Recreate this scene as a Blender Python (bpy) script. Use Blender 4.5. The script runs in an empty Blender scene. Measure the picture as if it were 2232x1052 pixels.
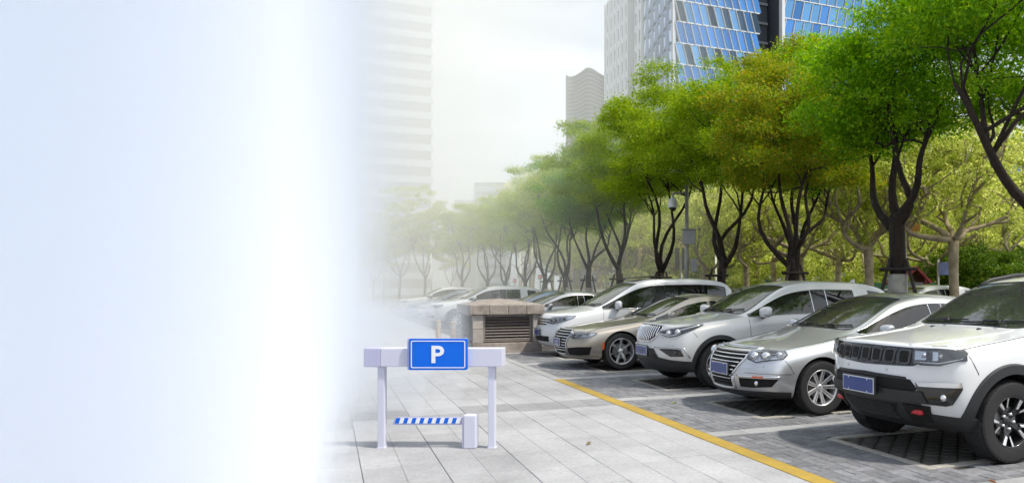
import bpy, bmesh, math, random
import numpy as np
from mathutils import Vector, Matrix
from mathutils.bvhtree import BVHTree
from mathutils.geometry import delaunay_2d_cdt

S = bpy.context.scene
COL = S.collection
R = math.radians
PI = math.pi

# ---------------------------------------------------------------- camera
# world frame: +y runs along the row of parked cars, +x from their noses to their tails
YAW = math.atan2(.402, .9155)
cam_data = bpy.data.cameras.new('camera')
camera = bpy.data.objects.new('camera', cam_data); COL.objects.link(camera)
S.camera = camera
cam_data.sensor_width = 36
cam_data.lens = 36 * 1670 / 2232
cam_data.shift_x = -330 / 2232
cam_data.shift_y = 104 / 2232
cam_data.clip_start = .05
cam_data.clip_end = 6000
camera.location = (0, 0, 1.5)
camera.rotation_euler = (PI / 2, 0, -YAW)

# ---------------------------------------------------------------- sky and sun
EL, AZ = R(58), R(136)
world = bpy.data.worlds.new('World'); S.world = world; world.use_nodes = True
wt = world.node_tree; bgn = wt.nodes['Background']
sky = wt.nodes.new('ShaderNodeTexSky'); sky.sky_type = 'NISHITA'; sky.sun_disc = False
sky.sun_elevation = EL; sky.sun_rotation = AZ; sky.dust_density = 3.0
# thin high cloud over the whole sky: noise on the view direction
tcw = wt.nodes.new('ShaderNodeTexCoord')
mpw = wt.nodes.new('ShaderNodeMapping'); mpw.inputs['Scale'].default_value = (1.2, 1.2, 5.5)
nzw = wt.nodes.new('ShaderNodeTexNoise'); nzw.inputs['Scale'].default_value = 1.7; nzw.inputs['Detail'].default_value = 5
rpw = wt.nodes.new('ShaderNodeMapRange'); rpw.inputs[1].default_value = .38; rpw.inputs[2].default_value = .62
rpw.inputs[3].default_value = .52; rpw.inputs[4].default_value = .9
mxw = wt.nodes.new('ShaderNodeMix'); mxw.data_type = 'RGBA'; mxw.inputs[7].default_value = (9.4, 10.0, 10.7, 1)
wt.links.new(tcw.outputs['Generated'], mpw.inputs[0]); wt.links.new(mpw.outputs[0], nzw.inputs[0])
wt.links.new(nzw.outputs[0], rpw.inputs[0]); wt.links.new(rpw.outputs[0], mxw.inputs[0])
wt.links.new(sky.outputs[0], mxw.inputs[6]); wt.links.new(mxw.outputs[2], bgn.inputs[0])
bgn.inputs[1].default_value = .092
sun_data = bpy.data.lights.new('sun', 'SUN'); sun_data.energy = 3.0; sun_data.angle = R(3); sun_data.color = (1, .94, .84)
sun = bpy.data.objects.new('sun', sun_data); COL.objects.link(sun)
sun.rotation_euler = Vector((math.sin(AZ) * math.cos(EL), math.cos(AZ) * math.cos(EL), math.sin(EL))).to_track_quat('Z', 'Y').to_euler()

S.view_settings.view_transform = 'Standard'; S.view_settings.look = 'None'
S.view_settings.gamma = 1; S.view_settings.use_curve_mapping = False
S.view_settings.exposure = .47
S.render.engine = 'CYCLES'
S.cycles.max_bounces = 26; S.cycles.diffuse_bounces = 4; S.cycles.glossy_bounces = 4
S.cycles.transmission_bounces = 6; S.cycles.volume_bounces = 24; S.cycles.transparent_max_bounces = 40
S.cycles.use_denoising = True
S.cycles.caustics_reflective = False; S.cycles.caustics_refractive = False

# ---------------------------------------------------------------- materials
def nodes(name):
    m = bpy.data.materials.new(name); m.use_nodes = True
    return m, m.node_tree, m.node_tree.nodes['Principled BSDF']

def pm(name, col, rough=.5, metal=0., coat=0., spec=.5, vary=0., scale=8., bump=0., bscale=60., island=0., obj=0., col2=None, emit=None, stain=0.):
    """Principled material; vary = noise mottling, island / obj = brightness jitter per piece."""
    m, t, b = nodes(name)
    b.inputs['Roughness'].default_value = rough; b.inputs['Metallic'].default_value = metal
    b.inputs['Coat Weight'].default_value = coat; b.inputs['Coat Roughness'].default_value = .03
    b.inputs['Specular IOR Level'].default_value = spec
    b.inputs['Base Color'].default_value = (*col, 1)
    src = None
    tc = t.nodes.new('ShaderNodeTexCoord')
    if vary:
        nz = t.nodes.new('ShaderNodeTexNoise'); nz.inputs['Scale'].default_value = scale; nz.inputs['Detail'].default_value = 6
        nz.inputs['Roughness'].default_value = .65
        t.links.new(tc.outputs['Object'], nz.inputs[0])
        rp = t.nodes.new('ShaderNodeMapRange'); rp.inputs[1].default_value = .3; rp.inputs[2].default_value = .7
        t.links.new(nz.outputs[0], rp.inputs[0])
        mx = t.nodes.new('ShaderNodeMix'); mx.data_type = 'RGBA'
        c2 = col2 or tuple(c * (1 - vary) for c in col); c1 = col if col2 else tuple(c * (1 + vary) for c in col)
        mx.inputs[6].default_value = (*c1, 1); mx.inputs[7].default_value = (*c2, 1)
        t.links.new(rp.outputs[0], mx.inputs[0]); src = mx.outputs[2]
    if island or obj:
        if island:
            g = t.nodes.new('ShaderNodeNewGeometry'); o = g.outputs['Random Per Island']
        else:
            g = t.nodes.new('ShaderNodeObjectInfo'); o = g.outputs['Random']
        a = island or obj
        rp = t.nodes.new('ShaderNodeMapRange'); rp.inputs[3].default_value = 1 - a; rp.inputs[4].default_value = 1 + a
        t.links.new(o, rp.inputs[0])
        hs = t.nodes.new('ShaderNodeHueSaturation'); t.links.new(rp.outputs[0], hs.inputs['Value'])
        if src: t.links.new(src, hs.inputs['Color'])
        else: hs.inputs['Color'].default_value = (*col, 1)
        src = hs.outputs[0]
    if stain:      # broad worn and grimy patches that run on across the pieces
        ge = t.nodes.new('ShaderNodeNewGeometry'); n1 = t.nodes.new('ShaderNodeTexNoise'); n1.inputs['Scale'].default_value = .55; n1.inputs['Detail'].default_value = 9; n1.inputs['Roughness'].default_value = .72
        t.links.new(ge.outputs['Position'], n1.inputs[0]); r1 = t.nodes.new('ShaderNodeMapRange'); r1.inputs[1].default_value = .36; r1.inputs[2].default_value = .62; r1.inputs[3].default_value = 1 - stain; r1.inputs[4].default_value = 1.06
        t.links.new(n1.outputs[0], r1.inputs[0]); h1 = t.nodes.new('ShaderNodeHueSaturation'); t.links.new(r1.outputs[0], h1.inputs['Value'])
        if src: t.links.new(src, h1.inputs['Color'])
        else: h1.inputs['Color'].default_value = (*col, 1)
        src = h1.outputs[0]
    if src: t.links.new(src, b.inputs['Base Color'])
    if bump:
        nb = t.nodes.new('ShaderNodeTexNoise'); nb.inputs['Scale'].default_value = bscale; nb.inputs['Detail'].default_value = 4
        t.links.new(tc.outputs['Object'], nb.inputs[0])
        bp = t.nodes.new('ShaderNodeBump'); bp.inputs['Strength'].default_value = bump; bp.inputs['Distance'].default_value = .01
        t.links.new(nb.outputs[0], bp.inputs['Height']); t.links.new(bp.outputs[0], b.inputs['Normal'])
    if emit:
        b.inputs['Emission Color'].default_value = (*emit[0], 1); b.inputs['Emission Strength'].default_value = emit[1]
    return m

def paint(name, col, metal=0., rough=.35, flake=0., inside=(.03, .03, .033)):
    """Car paint with a clear coat; the inner side of the sheet is dark lining."""
    m, t, b = nodes(name)
    b.inputs['Base Color'].default_value = (*col, 1); b.inputs['Metallic'].default_value = metal
    b.inputs['Roughness'].default_value = rough; b.inputs['Coat Weight'].default_value = 1.; b.inputs['Coat Roughness'].default_value = .02
    tc = t.nodes.new('ShaderNodeTexCoord')
    # faint dust film: changes gloss and colour in broad patches
    nz = t.nodes.new('ShaderNodeTexNoise'); nz.inputs['Scale'].default_value = 2.2; nz.inputs['Detail'].default_value = 8; nz.inputs['Roughness'].default_value = .7
    t.links.new(tc.outputs['Object'], nz.inputs[0])
    rp = t.nodes.new('ShaderNodeMapRange'); rp.inputs[1].default_value = .35; rp.inputs[2].default_value = .75; rp.inputs[3].default_value = .01; rp.inputs[4].default_value = .07
    t.links.new(nz.outputs[0], rp.inputs[0]); t.links.new(rp.outputs[0], b.inputs['Coat Roughness'])
    # road dirt towards the sills
    sx = t.nodes.new('ShaderNodeSeparateXYZ'); t.links.new(tc.outputs['Object'], sx.inputs[0])
    mr = t.nodes.new('ShaderNodeMapRange'); mr.inputs[1].default_value = .55; mr.inputs[2].default_value = .2; mr.inputs[3].default_value = 0; mr.inputs[4].default_value = .55
    t.links.new(sx.outputs['Z'], mr.inputs[0])
    ml = t.nodes.new('ShaderNodeMath'); ml.operation = 'MULTIPLY'; t.links.new(mr.outputs[0], ml.inputs[0]); t.links.new(nz.outputs[0], ml.inputs[1])
    mx = t.nodes.new('ShaderNodeMix'); mx.data_type = 'RGBA'; mx.inputs[6].default_value = (*col, 1); mx.inputs[7].default_value = (.16, .14, .12, 1)
    t.links.new(ml.outputs[0], mx.inputs[0]); t.links.new(mx.outputs[2], b.inputs['Base Color'])
    d = t.nodes.new('ShaderNodeBsdfDiffuse'); d.inputs[0].default_value = (*inside, 1)
    g = t.nodes.new('ShaderNodeNewGeometry'); sh = t.nodes.new('ShaderNodeMixShader')
    t.links.new(g.outputs['Backfacing'], sh.inputs[0]); t.links.new(b.outputs[0], sh.inputs[1]); t.links.new(d.outputs[0], sh.inputs[2])
    t.links.new(sh.outputs[0], t.nodes['Material Output'].inputs[0])
    return m

def glass(name, tint=(.3, .34, .32), ior=1.6, rough=.0, veil=.02):
    """Thin pane: tinted see-through with mirror reflection growing at glancing angles."""
    m = bpy.data.materials.new(name); m.use_nodes = True; t = m.node_tree; t.nodes.clear()
    out = t.nodes.new('ShaderNodeOutputMaterial'); tr = t.nodes.new('ShaderNodeBsdfTransparent'); gl = t.nodes.new('ShaderNodeBsdfGlossy')
    tr.inputs[0].default_value = (*tint, 1); gl.inputs['Roughness'].default_value = rough
    fr = t.nodes.new('ShaderNodeFresnel'); fr.inputs[0].default_value = ior
    ad = t.nodes.new('ShaderNodeMath'); ad.operation = 'MULTIPLY_ADD'; ad.inputs[1].default_value = 1.25; ad.inputs[2].default_value = .03; ad.use_clamp = True
    sh = t.nodes.new('ShaderNodeMixShader')
    t.links.new(fr.outputs[0], ad.inputs[0]); t.links.new(ad.outputs[0], sh.inputs[0]); t.links.new(tr.outputs[0], sh.inputs[1]); t.links.new(gl.outputs[0], sh.inputs[2])
    df = t.nodes.new('ShaderNodeBsdfDiffuse'); df.inputs[0].default_value = (.55, .55, .52, 1)
    s2 = t.nodes.new('ShaderNodeMixShader'); s2.inputs[0].default_value = veil  # pale diffuse share greys the pane in place of reflected sky
    t.links.new(sh.outputs[0], s2.inputs[1]); t.links.new(df.outputs[0], s2.inputs[2]); t.links.new(s2.outputs[0], out.inputs[0])
    return m

def leafmat(name, c1, c2, c3, trans=.35, rough=.5):
    """Leaf: three colours mixed leaf by leaf, part of the light passing through the blade."""
    m, t, b = nodes(name)
    g = t.nodes.new('ShaderNodeNewGeometry'); rp = t.nodes.new('ShaderNodeValToRGB')
    e = rp.color_ramp.elements; e[0].color = (*c1, 1); e[1].color = (*c3, 1); e[1].position = 1.
    k = e.new(.55); k.color = (*c2, 1)
    t.links.new(g.outputs['Random Per Island'], rp.inputs[0]); t.links.new(rp.outputs[0], b.inputs['Base Color'])
    b.inputs['Roughness'].default_value = rough; b.inputs['Specular IOR Level'].default_value = .2
    tl = t.nodes.new('ShaderNodeBsdfTranslucent')
    hs = t.nodes.new('ShaderNodeHueSaturation'); hs.inputs['Value'].default_value = 1.5; hs.inputs['Saturation'].default_value = 1.1
    t.links.new(rp.outputs[0], hs.inputs['Color']); t.links.new(hs.outputs[0], tl.inputs[0])
    sh = t.nodes.new('ShaderNodeMixShader'); sh.inputs[0].default_value = trans
    t.links.new(b.outputs[0], sh.inputs[1]); t.links.new(tl.outputs[0], sh.inputs[2]); t.links.new(sh.outputs[0], t.nodes['Material Output'].inputs[0])
    return m

M = {}
M['joint'] = pm('joint', (.045, .042, .038), .95)
M['slab'] = pm('granite_slab', (.39, .39, .40), .75, vary=.16, scale=26, bump=.25, bscale=140, obj=.07, stain=.28)
M['slab_far'] = pm('granite_slab_far', (.39, .39, .40), .75, vary=.16, scale=26, bump=.25, bscale=140, island=.07, stain=.28)
M['slab_dark'] = pm('granite_band', (.29, .29, .30), .75, vary=.18, scale=22, bump=.25, bscale=140, obj=.06, stain=.28)
M['brick'] = pm('paver_brick', (.20, .203, .215), .85, vary=.25, scale=14, bump=.4, bscale=120, obj=.24, stain=.28)
M['brick_far'] = pm('paver_brick_far', (.20, .203, .215), .85, vary=.25, scale=14, bump=.4, bscale=120, island=.24, stain=.28)
M['stripe'] = pm('pale_paver', (.36, .36, .36), .8, vary=.12, scale=20, bump=.3, bscale=120, obj=.08, stain=.28)
M['kerbstone'] = pm('kerbstone', (.36, .34, .30), .85, vary=.2, scale=10, bump=.4, obj=.08)
M['grate'] = pm('grass_paver', (.085, .082, .072), .9, vary=.3, scale=9, bump=.5, island=.2)
M['soil'] = pm('soil', (.035, .03, .024), 1., vary=.3, scale=12, bump=.6, bscale=60)
M['yellow'] = pm('road_paint_yellow', (.46, .30, .035), .7, vary=.12, scale=12, bump=.2, col2=(.36, .25, .05), stain=.3)
M['asphalt'] = pm('asphalt', (.05, .05, .052), .9, vary=.2, scale=3, bump=.4, bscale=80)
M['lawn'] = pm('lawn', (.07, .11, .025), .95, vary=.4, scale=1.5, bump=.6, bscale=40)
M['rubber'] = pm('tyre_rubber', (.018, .018, .019), .75, vary=.25, scale=30, bump=.15, bscale=150)
M['black'] = pm('black_plastic', (.022, .023, .025), .5, vary=.25, scale=40, bump=.08, bscale=260)
M['gloss_black'] = pm('gloss_black', (.012, .012, .013), .12, coat=.6)
M['void'] = pm('deep_black', (.006, .006, .006), .9)  # as proud patches, paints the shade of grille and intake openings on closed bodywork
M['chrome'] = pm('chrome', (.82, .82, .83), .09, 1.)
M['alloy'] = pm('alloy', (.74, .74, .75), .3, .75, coat=.3)
M['dark_alloy'] = pm('dark_alloy', (.03, .03, .033), .35, .4, coat=.4)
M['lamp_clear'] = glass('lamp_lens', (.86, .88, .9), 1.5, veil=.04)
M['lamp_in'] = pm('lamp_bowl', (.75, .76, .78), .12, .95)
M['lamp_dark'] = pm('lamp_bezel', (.035, .035, .04), .25, coat=.5)
M['slot_grey'] = pm('slot_frame_grey', (.10, .10, .105), .35, .5)
M['orange'] = pm('orange_lens', (.65, .10, .02), .15, coat=.8)
M['red_plastic'] = pm('red_hook', (.5, .02, .03), .4, coat=.3)
M['plate'] = pm('number_plate_blue', (.016, .045, .21), .35, coat=.2, vary=.1, scale=6)
M['plate_rim'] = pm('number_plate_edge', (.7, .72, .75), .3)
M['seat'] = pm('seat_cloth', (.05, .047, .045), .8, vary=.2, scale=30)
M['seat_pale'] = pm('seat_leather', (.24, .21, .18), .6, vary=.1, scale=20)
M['dash'] = pm('dashboard', (.03, .03, .032), .6)
M['glass_front'] = glass('windscreen_glass', (.6, .64, .63), 2.2, veil=.05)
M['glass_side'] = glass('side_glass', (.26, .29, .26), 1.6)
M['glass_dark'] = glass('privacy_glass', (.06, .065, .065), 1.6)
M['p_white'] = paint('paint_white', (.70, .71, .72), 0, .35)
M['p_pearl'] = paint('paint_pearl', (.68, .675, .66), .1, .3)
M['p_silver'] = paint('paint_silver', (.64, .65, .66), .7, .3)
M['p_champ'] = paint('paint_champagne', (.45, .405, .345), .7, .3)
M['p_blue'] = paint('paint_blue_grey', (.24, .32, .42), .6, .3)
M['p_dark'] = paint('paint_dark', (.06, .065, .07), .5, .3)
M['stone'] = pm('rough_stone', (.30, .26, .23), .9, vary=.28, scale=6, bump=.9, bscale=22, obj=.12)
M['stone_pale'] = pm('dressed_stone', (.40, .37, .34), .85, vary=.18, scale=9, bump=.5, bscale=40, obj=.1)
M['louvre'] = pm('louvre_metal', (.24, .21, .19), .5, .3, vary=.15, scale=12)
M['gate_white'] = pm('gate_white', (.62, .625, .74), .45)
M['gate_lilac'] = pm('gate_lilac', (.46, .46, .64), .5)
M['sign_blue'] = pm('sign_blue', (.0, .14, .74), .45, spec=.3)
M['sign_white'] = pm('sign_white', (.85, .86, .9), .5)
M['wood_post'] = pm('wood_post', (.42, .31, .21), .8, vary=.2, scale=8, bump=.3)
M['metal_grey'] = pm('pole_grey', (.36, .35, .33), .5, .5, vary=.1)
M['white_plastic'] = pm('white_plastic', (.78, .78, .77), .4)
M['bark'] = pm('camphor_bark', (.028, .019, .013), .95, vary=.35, scale=14, bump=1., bscale=34)  # base tone darkened so the row trunks read as shaded
M['bark_pale'] = pm('plane_bark', (.52, .43, .31), .9, vary=.3, scale=3.5, bump=.5, bscale=20, col2=(.24, .18, .115))
M['lime'] = pm('limewash', (.40, .38, .33), .95, vary=.2, scale=8, bump=.5)
M['stake'] = pm('tree_stake', (.04, .03, .025), .9, vary=.25, scale=10, bump=.4)
M['leaf_a'] = leafmat('leaf_green', (.10, .25, .004), (.19, .38, .006), (.37, .54, .014), .4)
M['leaf_b'] = leafmat('leaf_olive', (.13, .24, .006), (.25, .37, .009), (.44, .50, .02), .4)
M['leaf_c'] = leafmat('leaf_rust', (.12, .23, .008), (.25, .33, .012), (.48, .33, .03), .4)
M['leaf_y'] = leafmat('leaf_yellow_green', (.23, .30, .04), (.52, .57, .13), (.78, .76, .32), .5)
M['leaf_l'] = leafmat('leaf_lime', (.22, .32, .02), (.38, .48, .04), (.58, .60, .10), .45)  # camphor leaf lightened for the far trees to offset shade in the haze
M['leaf_h'] = leafmat('leaf_hedge', (.05, .11, .010), (.10, .19, .016), (.22, .30, .035), .3)

# ---------------------------------------------------------------- object helpers
def link(o, parent=None):
    COL.objects.link(o)
    if parent is not None: o.parent = parent
    return o

def meshdata(name, v, f, mats, mi=None, smooth=False, angle=None):
    me = bpy.data.meshes.new(name); me.from_pydata([tuple(p) for p in v], [], f)
    for m in (mats if isinstance(mats, (list, tuple)) else [mats]): me.materials.append(m)
    if mi is not None: me.polygons.foreach_set('material_index', mi)
    if smooth or angle: me.polygons.foreach_set('use_smooth', [True] * len(me.polygons))
    me.update()
    if angle: me.set_sharp_from_angle(angle=R(angle))
    return me

def ob(name, v, f, mat, parent=None, smooth=False, angle=None, loc=None):
    o = bpy.data.objects.new(name, meshdata(name, v, f, mat, None, smooth, angle))
    if loc is not None: o.location = loc
    return link(o, parent)

def shared(name, me, loc=(0, 0, 0), parent=None, rz=0., scale=None):
    o = bpy.data.objects.new(name, me); o.location = loc; o.rotation_euler = (0, 0, rz)
    if scale is not None: o.scale = scale
    return link(o, parent)

def empty(name, loc=(0, 0, 0), rz=0.):
    o = bpy.data.objects.new(name, None); o.location = loc; o.rotation_euler = (0, 0, rz); o.empty_display_size = .2
    return link(o)

def tag(o, label=None, cat=None, group=None, kind=None):
    if label: o['label'] = label
    if cat: o['category'] = cat
    if group: o['group'] = group
    if kind: o['kind'] = kind
    return o

class MB:
    """Collects shapes; build() links them as one mesh."""
    def __init__(s): s.v = []; s.f = []
    def add(s, v, f):
        n = len(s.v); s.v += [tuple(p) for p in v]; s.f += [tuple(i + n for i in q) for q in f]; return s
    def box(s, a, b):
        v = [(x, y, z) for x in (a[0], b[0]) for y in (a[1], b[1]) for z in (a[2], b[2])]
        return s.add(v, [(0, 1, 3, 2), (4, 6, 7, 5), (0, 4, 5, 1), (2, 3, 7, 6), (0, 2, 6, 4), (1, 5, 7, 3)])
    def cbox(s, a, b, c=.01):
        """box with chamfered edges"""
        bm = bmesh.new(); bmesh.ops.create_cube(bm, size=1)
        for v in bm.verts: v.co = Vector([(a[i] + b[i]) / 2 + v.co[i] * (b[i] - a[i]) for i in range(3)])
        bmesh.ops.bevel(bm, geom=bm.edges[:] + bm.verts[:], offset=c, segments=2, affect='EDGES', profile=.6)
        return s.bm(bm)
    def bm(s, bm, mtx=None):
        bm.verts.index_update()
        v = [(mtx @ q.co if mtx else q.co)[:] for q in bm.verts]; f = [[q.index for q in p.verts] for p in bm.faces]
        bm.free(); return s.add(v, f)
    def tube(s, pts, rad, n=8, cap=True):
        pts = [Vector(p) for p in pts]
        if not hasattr(rad, '__len__'): rad = [rad] * len(pts)
        v = []; u = None
        for i, p in enumerate(pts):
            d = (pts[min(i + 1, len(pts) - 1)] - pts[max(i - 1, 0)]).normalized()
            if u is None: u = d.orthogonal().normalized()
            else:
                u = u - d * u.dot(d)
                u = u.normalized() if u.length > 1e-6 else d.orthogonal().normalized()
            w = d.cross(u)
            for k in range(n):
                a = 2 * PI * k / n; v.append(p + (u * math.cos(a) + w * math.sin(a)) * rad[i])
        f = [(i * n + k, i * n + (k + 1) % n, (i + 1) * n + (k + 1) % n, (i + 1) * n + k) for i in range(len(pts) - 1) for k in range(n)]
        if cap: f += [tuple(range(n))[::-1], tuple((len(pts) - 1) * n + k for k in range(n))]
        return s.add(v, f)
    def lathe_y(s, prof, n=40, c=(0, 0, 0), closed=False):
        """profile [(r, y)] turned about the y axis"""
        m = len(prof); v = [(c[0] + r * math.cos(2 * PI * k / n), c[1] + y, c[2] + r * math.sin(2 * PI * k / n)) for k in range(n) for r, y in prof]
        f = [(k * m + j, k * m + j + 1, ((k + 1) % n) * m + j + 1, ((k + 1) % n) * m + j) for k in range(n) for j in range(m - 1)]
        if closed: f += [(k * m + m - 1, k * m, ((k + 1) % n) * m, ((k + 1) % n) * m + m - 1) for k in range(n)]
        return s.add(v, f)
    def lathe_z(s, prof, n=24, c=(0, 0, 0)):
        m = len(prof); v = [(c[0] + r * math.cos(2 * PI * k / n), c[1] + r * math.sin(2 * PI * k / n), c[2] + z) for k in range(n) for r, z in prof]
        f = [(k * m + j, ((k + 1) % n) * m + j, ((k + 1) % n) * m + j + 1, k * m + j + 1) for k in range(n) for j in range(m - 1)]
        return s.add(v, f)
    def prism(s, poly, d, frame):
        """polygon [(a, b)] extruded by d; frame(a, b, c) gives the 3D point"""
        n = len(poly); v = [frame(a, b, 0) for a, b in poly] + [frame(a, b, d) for a, b in poly]
        return s.add(v, [tuple(range(n))[::-1], tuple(range(n, 2 * n))] + [(i, (i + 1) % n, n + (i + 1) % n, n + i) for i in range(n)])
    def ell(s, c, r, seg=16, ring=10):
        bm = bmesh.new(); bmesh.ops.create_uvsphere(bm, u_segments=seg, v_segments=ring, radius=1)
        return s.bm(bm, Matrix.Translation(c) @ Matrix.Diagonal((*r, 1)))
    def build(s, name, mat, parent=None, smooth=False, angle=None, fix=True, loc=None):
        o = ob(name, s.v, s.f, mat, parent, smooth, angle, loc)
        if fix:
            bm = bmesh.new(); bm.from_mesh(o.data); bmesh.ops.recalc_face_normals(bm, faces=bm.faces[:]); bm.to_mesh(o.data); bm.free()
            if angle: o.data.set_sharp_from_angle(angle=R(angle))
        return o

def copy_tree(o, parent=None):
    c = o.copy(); COL.objects.link(c); c.parent = parent
    for ch in o.children: copy_tree(ch, c)
    return c

rnd = random.Random(7)
# ---------------------------------------------------------------- cars
TC = [0, .3, .6, .85, 1]
PARTS = ['body', 'windscreen', 'front_door_window', 'rear_door_window', 'quarter_window', 'rear_window', 'underbody', 'wheel_well', 'pillar_trim']

def lerp(a, b, t): return a + (b - a) * t

def ring(P, s):
    """half cross-section (14 points, near side is -y) at one station"""
    x, hw, zb, z4, z0, y0f, zc, g, kind = s
    z1 = zb + .09
    pts = [(x, TC[c] * hw * .88, zb) for c in range(5)]
    for k, f in enumerate((.972, .995, 1., P.get('s4', .975))):
        pts.append((x, hw * f, lerp(z1, z4, k / 3)))
    y0 = hw * y0f
    if kind == 'h':
        for t in (1, .85, .6, .3, 0): pts.append((x, y0 * t, lerp(z0, zc, 1 - t ** 2.2)))
    else:
        yrs = P['yrs'] * hw / P['hw']; sg = -1 if kind == 'b' else 1
        z2 = zc - lerp(.028, .032, g)
        for y_a, y_b, dx_a, dx_b, z in ((y0, y0, 0, 0, z0), (.955 * y0, yrs + .05, 0, 0, max(z2 - lerp(.012, P.get('cant', .058), g), z0 + .006)),
                                        (.89 * y0, yrs - .035, 0, 0, z2), (.5 * y0, .5 * yrs, -.07, -.02, zc - .009), (0, 0, -.1, -.03, zc)):
            pts.append((x + sg * lerp(dx_a, dx_b, g), lerp(y_a, y_b, g), z))
    return pts

def car_shell(P, level):
    st = P['st']; rings = [None] + [ring(P, s) for s in st] + [None]
    n = len(rings)
    def cap(rows, front):
        """rows: (x, sweep, halfwidth, z) from the underside up to the bonnet edge; returns grid[row][col], col 0 = centre"""
        g = []
        for k, (x, sw, w, z) in enumerate(rows):
            g.append([((x + sw * t ** 2.4) if front else (x - sw * t ** 2.4), t * w, z + ((1 - t ** 2.2) * P.get('crown0', .02) if k == len(rows) - 1 else 0)) for t in TC])
        return g
    F = cap(P['front'], True); B = cap(P['rear'], False)
    for idx, G in ((0, F), (n - 1, B)):
        rings[idx] = [G[0][c] for c in range(5)] + [G[r][4] for r in (1, 2, 3, 4)] + [G[5][c] for c in (4, 3, 2, 1, 0)]
    bm = bmesh.new(); cache = {}
    def vert(p, s):
        p = (p[0], s * p[1], p[2]); k = tuple(round(q, 5) for q in p)
        if k not in cache: cache[k] = bm.verts.new(p)
        return cache[k]
    cr = bm.edges.layers.float.new('crease_edge')
    names = [s[8] for s in st]
    gl = P['glass']     # {(i0,i1): part index} for the T0-T1 strip, by station number in st
    def face(ps, s, mi):
        vs = [vert(p, s) for p in ps]
        vs = [v for i, v in enumerate(vs) if v not in vs[:i]]
        if len(vs) < 3: return
        if s > 0: vs = vs[::-1]
        try: f = bm.faces.new(vs); f.material_index = mi; f.smooth = True
        except ValueError: pass
    for s in (-1, 1):
        for i in range(n - 1):
            for j in range(13):
                mi = 0
                if j < 4: mi = 6
                if j == 9:
                    for (a, b), m in gl.items():
                        if a <= i - 1 < b: mi = m
                    if mi == 0 and 0 < i < n - 1:
                        for a, b in P.get('blackpillar', ()):
                            if a <= i - 1 < b: mi = 8
                if j >= 11:
                    if P['ws'][0] <= i - 1 < P['ws'][1]: mi = 1
                    if P['bw'][0] <= i - 1 < P['bw'][1]: mi = 5
                face((rings[i][j], rings[i + 1][j], rings[i + 1][j + 1], rings[i][j + 1]), s, mi)
        for G, fl in ((F, 1), (B, -1)):
            for r in range(5):
                for c in range(4):
                    q = (G[r][c], G[r][c + 1], G[r + 1][c + 1], G[r + 1][c])
                    face(q if fl > 0 else q[::-1], s, 0)
    bmesh.ops.recalc_face_normals(bm, faces=bm.faces[:])
    # creases: belt / bonnet shut line, lower front lip
    def crease(p, q, w):
        for s in (-1, 1):
            a, b = vert(p, s), vert(q, s); e = bm.edges.get((a, b))
            if e: e[cr] = w
    for i in range(n - 1):
        crease(rings[i][9], rings[i + 1][9], P.get('cr_belt', .45))
        crease(rings[i][8], rings[i + 1][8], P.get('cr_sh', .3))
        if P['ws'][0] <= i - 1 < P['ws'][1] + 3: crease(rings[i][11], rings[i + 1][11], .3)
    for c in range(4): crease(F[5][c], F[5][c + 1], P.get('cr_hood', .5)); crease(F[0][c], F[0][c + 1], .4)
    i = P['ws'][0] + 1
    for c in (11, 12): crease(rings[i][c], rings[i][c + 1], .5)
    me = bpy.data.meshes.new('shell'); bm.to_mesh(me); bm.free()
    for k in range(9): me.materials.append(None)
    o = bpy.data.objects.new('shell', me); COL.objects.link(o)
    sub = o.modifiers.new('s', 'SUBSURF'); sub.levels = level; sub.render_levels = level
    dg = bpy.context.evaluated_depsgraph_get(); dg.update()
    sm = bpy.data.meshes.new_from_object(o.evaluated_get(dg)); 
    b2 = bmesh.new(); b2.from_mesh(sm); bvh = BVHTree.FromBMesh(b2); b2.free()
    # wheel wells
    o.modifiers.clear(); o.data = sm
    cut = MB()
    for ax in (P['fx'], P['rx']):
        for s in (-1, 1):
            ra = P['R'] * P.get('arch', 1.12); m = 44
            y1, y2 = s * (P['hw'] + .3), s * (P['hw'] - .32)
            v = [(ax + ra * math.cos(2 * PI * k / m), y, P['R'] + ra * math.sin(2 * PI * k / m)) for y in (y1, y2) for k in range(m)]
            f = [tuple(range(m)), tuple(range(m, 2 * m))[::-1]] + [(k, m + k, m + (k + 1) % m, (k + 1) % m) for k in range(m)]
            cut.add(v, f)
    co = cut.build('cut', [None] * 9); co.data.polygons.foreach_set('material_index', [7] * len(co.data.polygons))
    bo = o.modifiers.new('b', 'BOOLEAN'); bo.operation = 'DIFFERENCE'; bo.object = co; bo.solver = 'EXACT'
    dg.update()
    res = bpy.data.meshes.new_from_object(o.evaluated_get(bpy.context.evaluated_depsgraph_get()))
    bpy.data.objects.remove(o); bpy.data.objects.remove(co)
    return res, bvh

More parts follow.
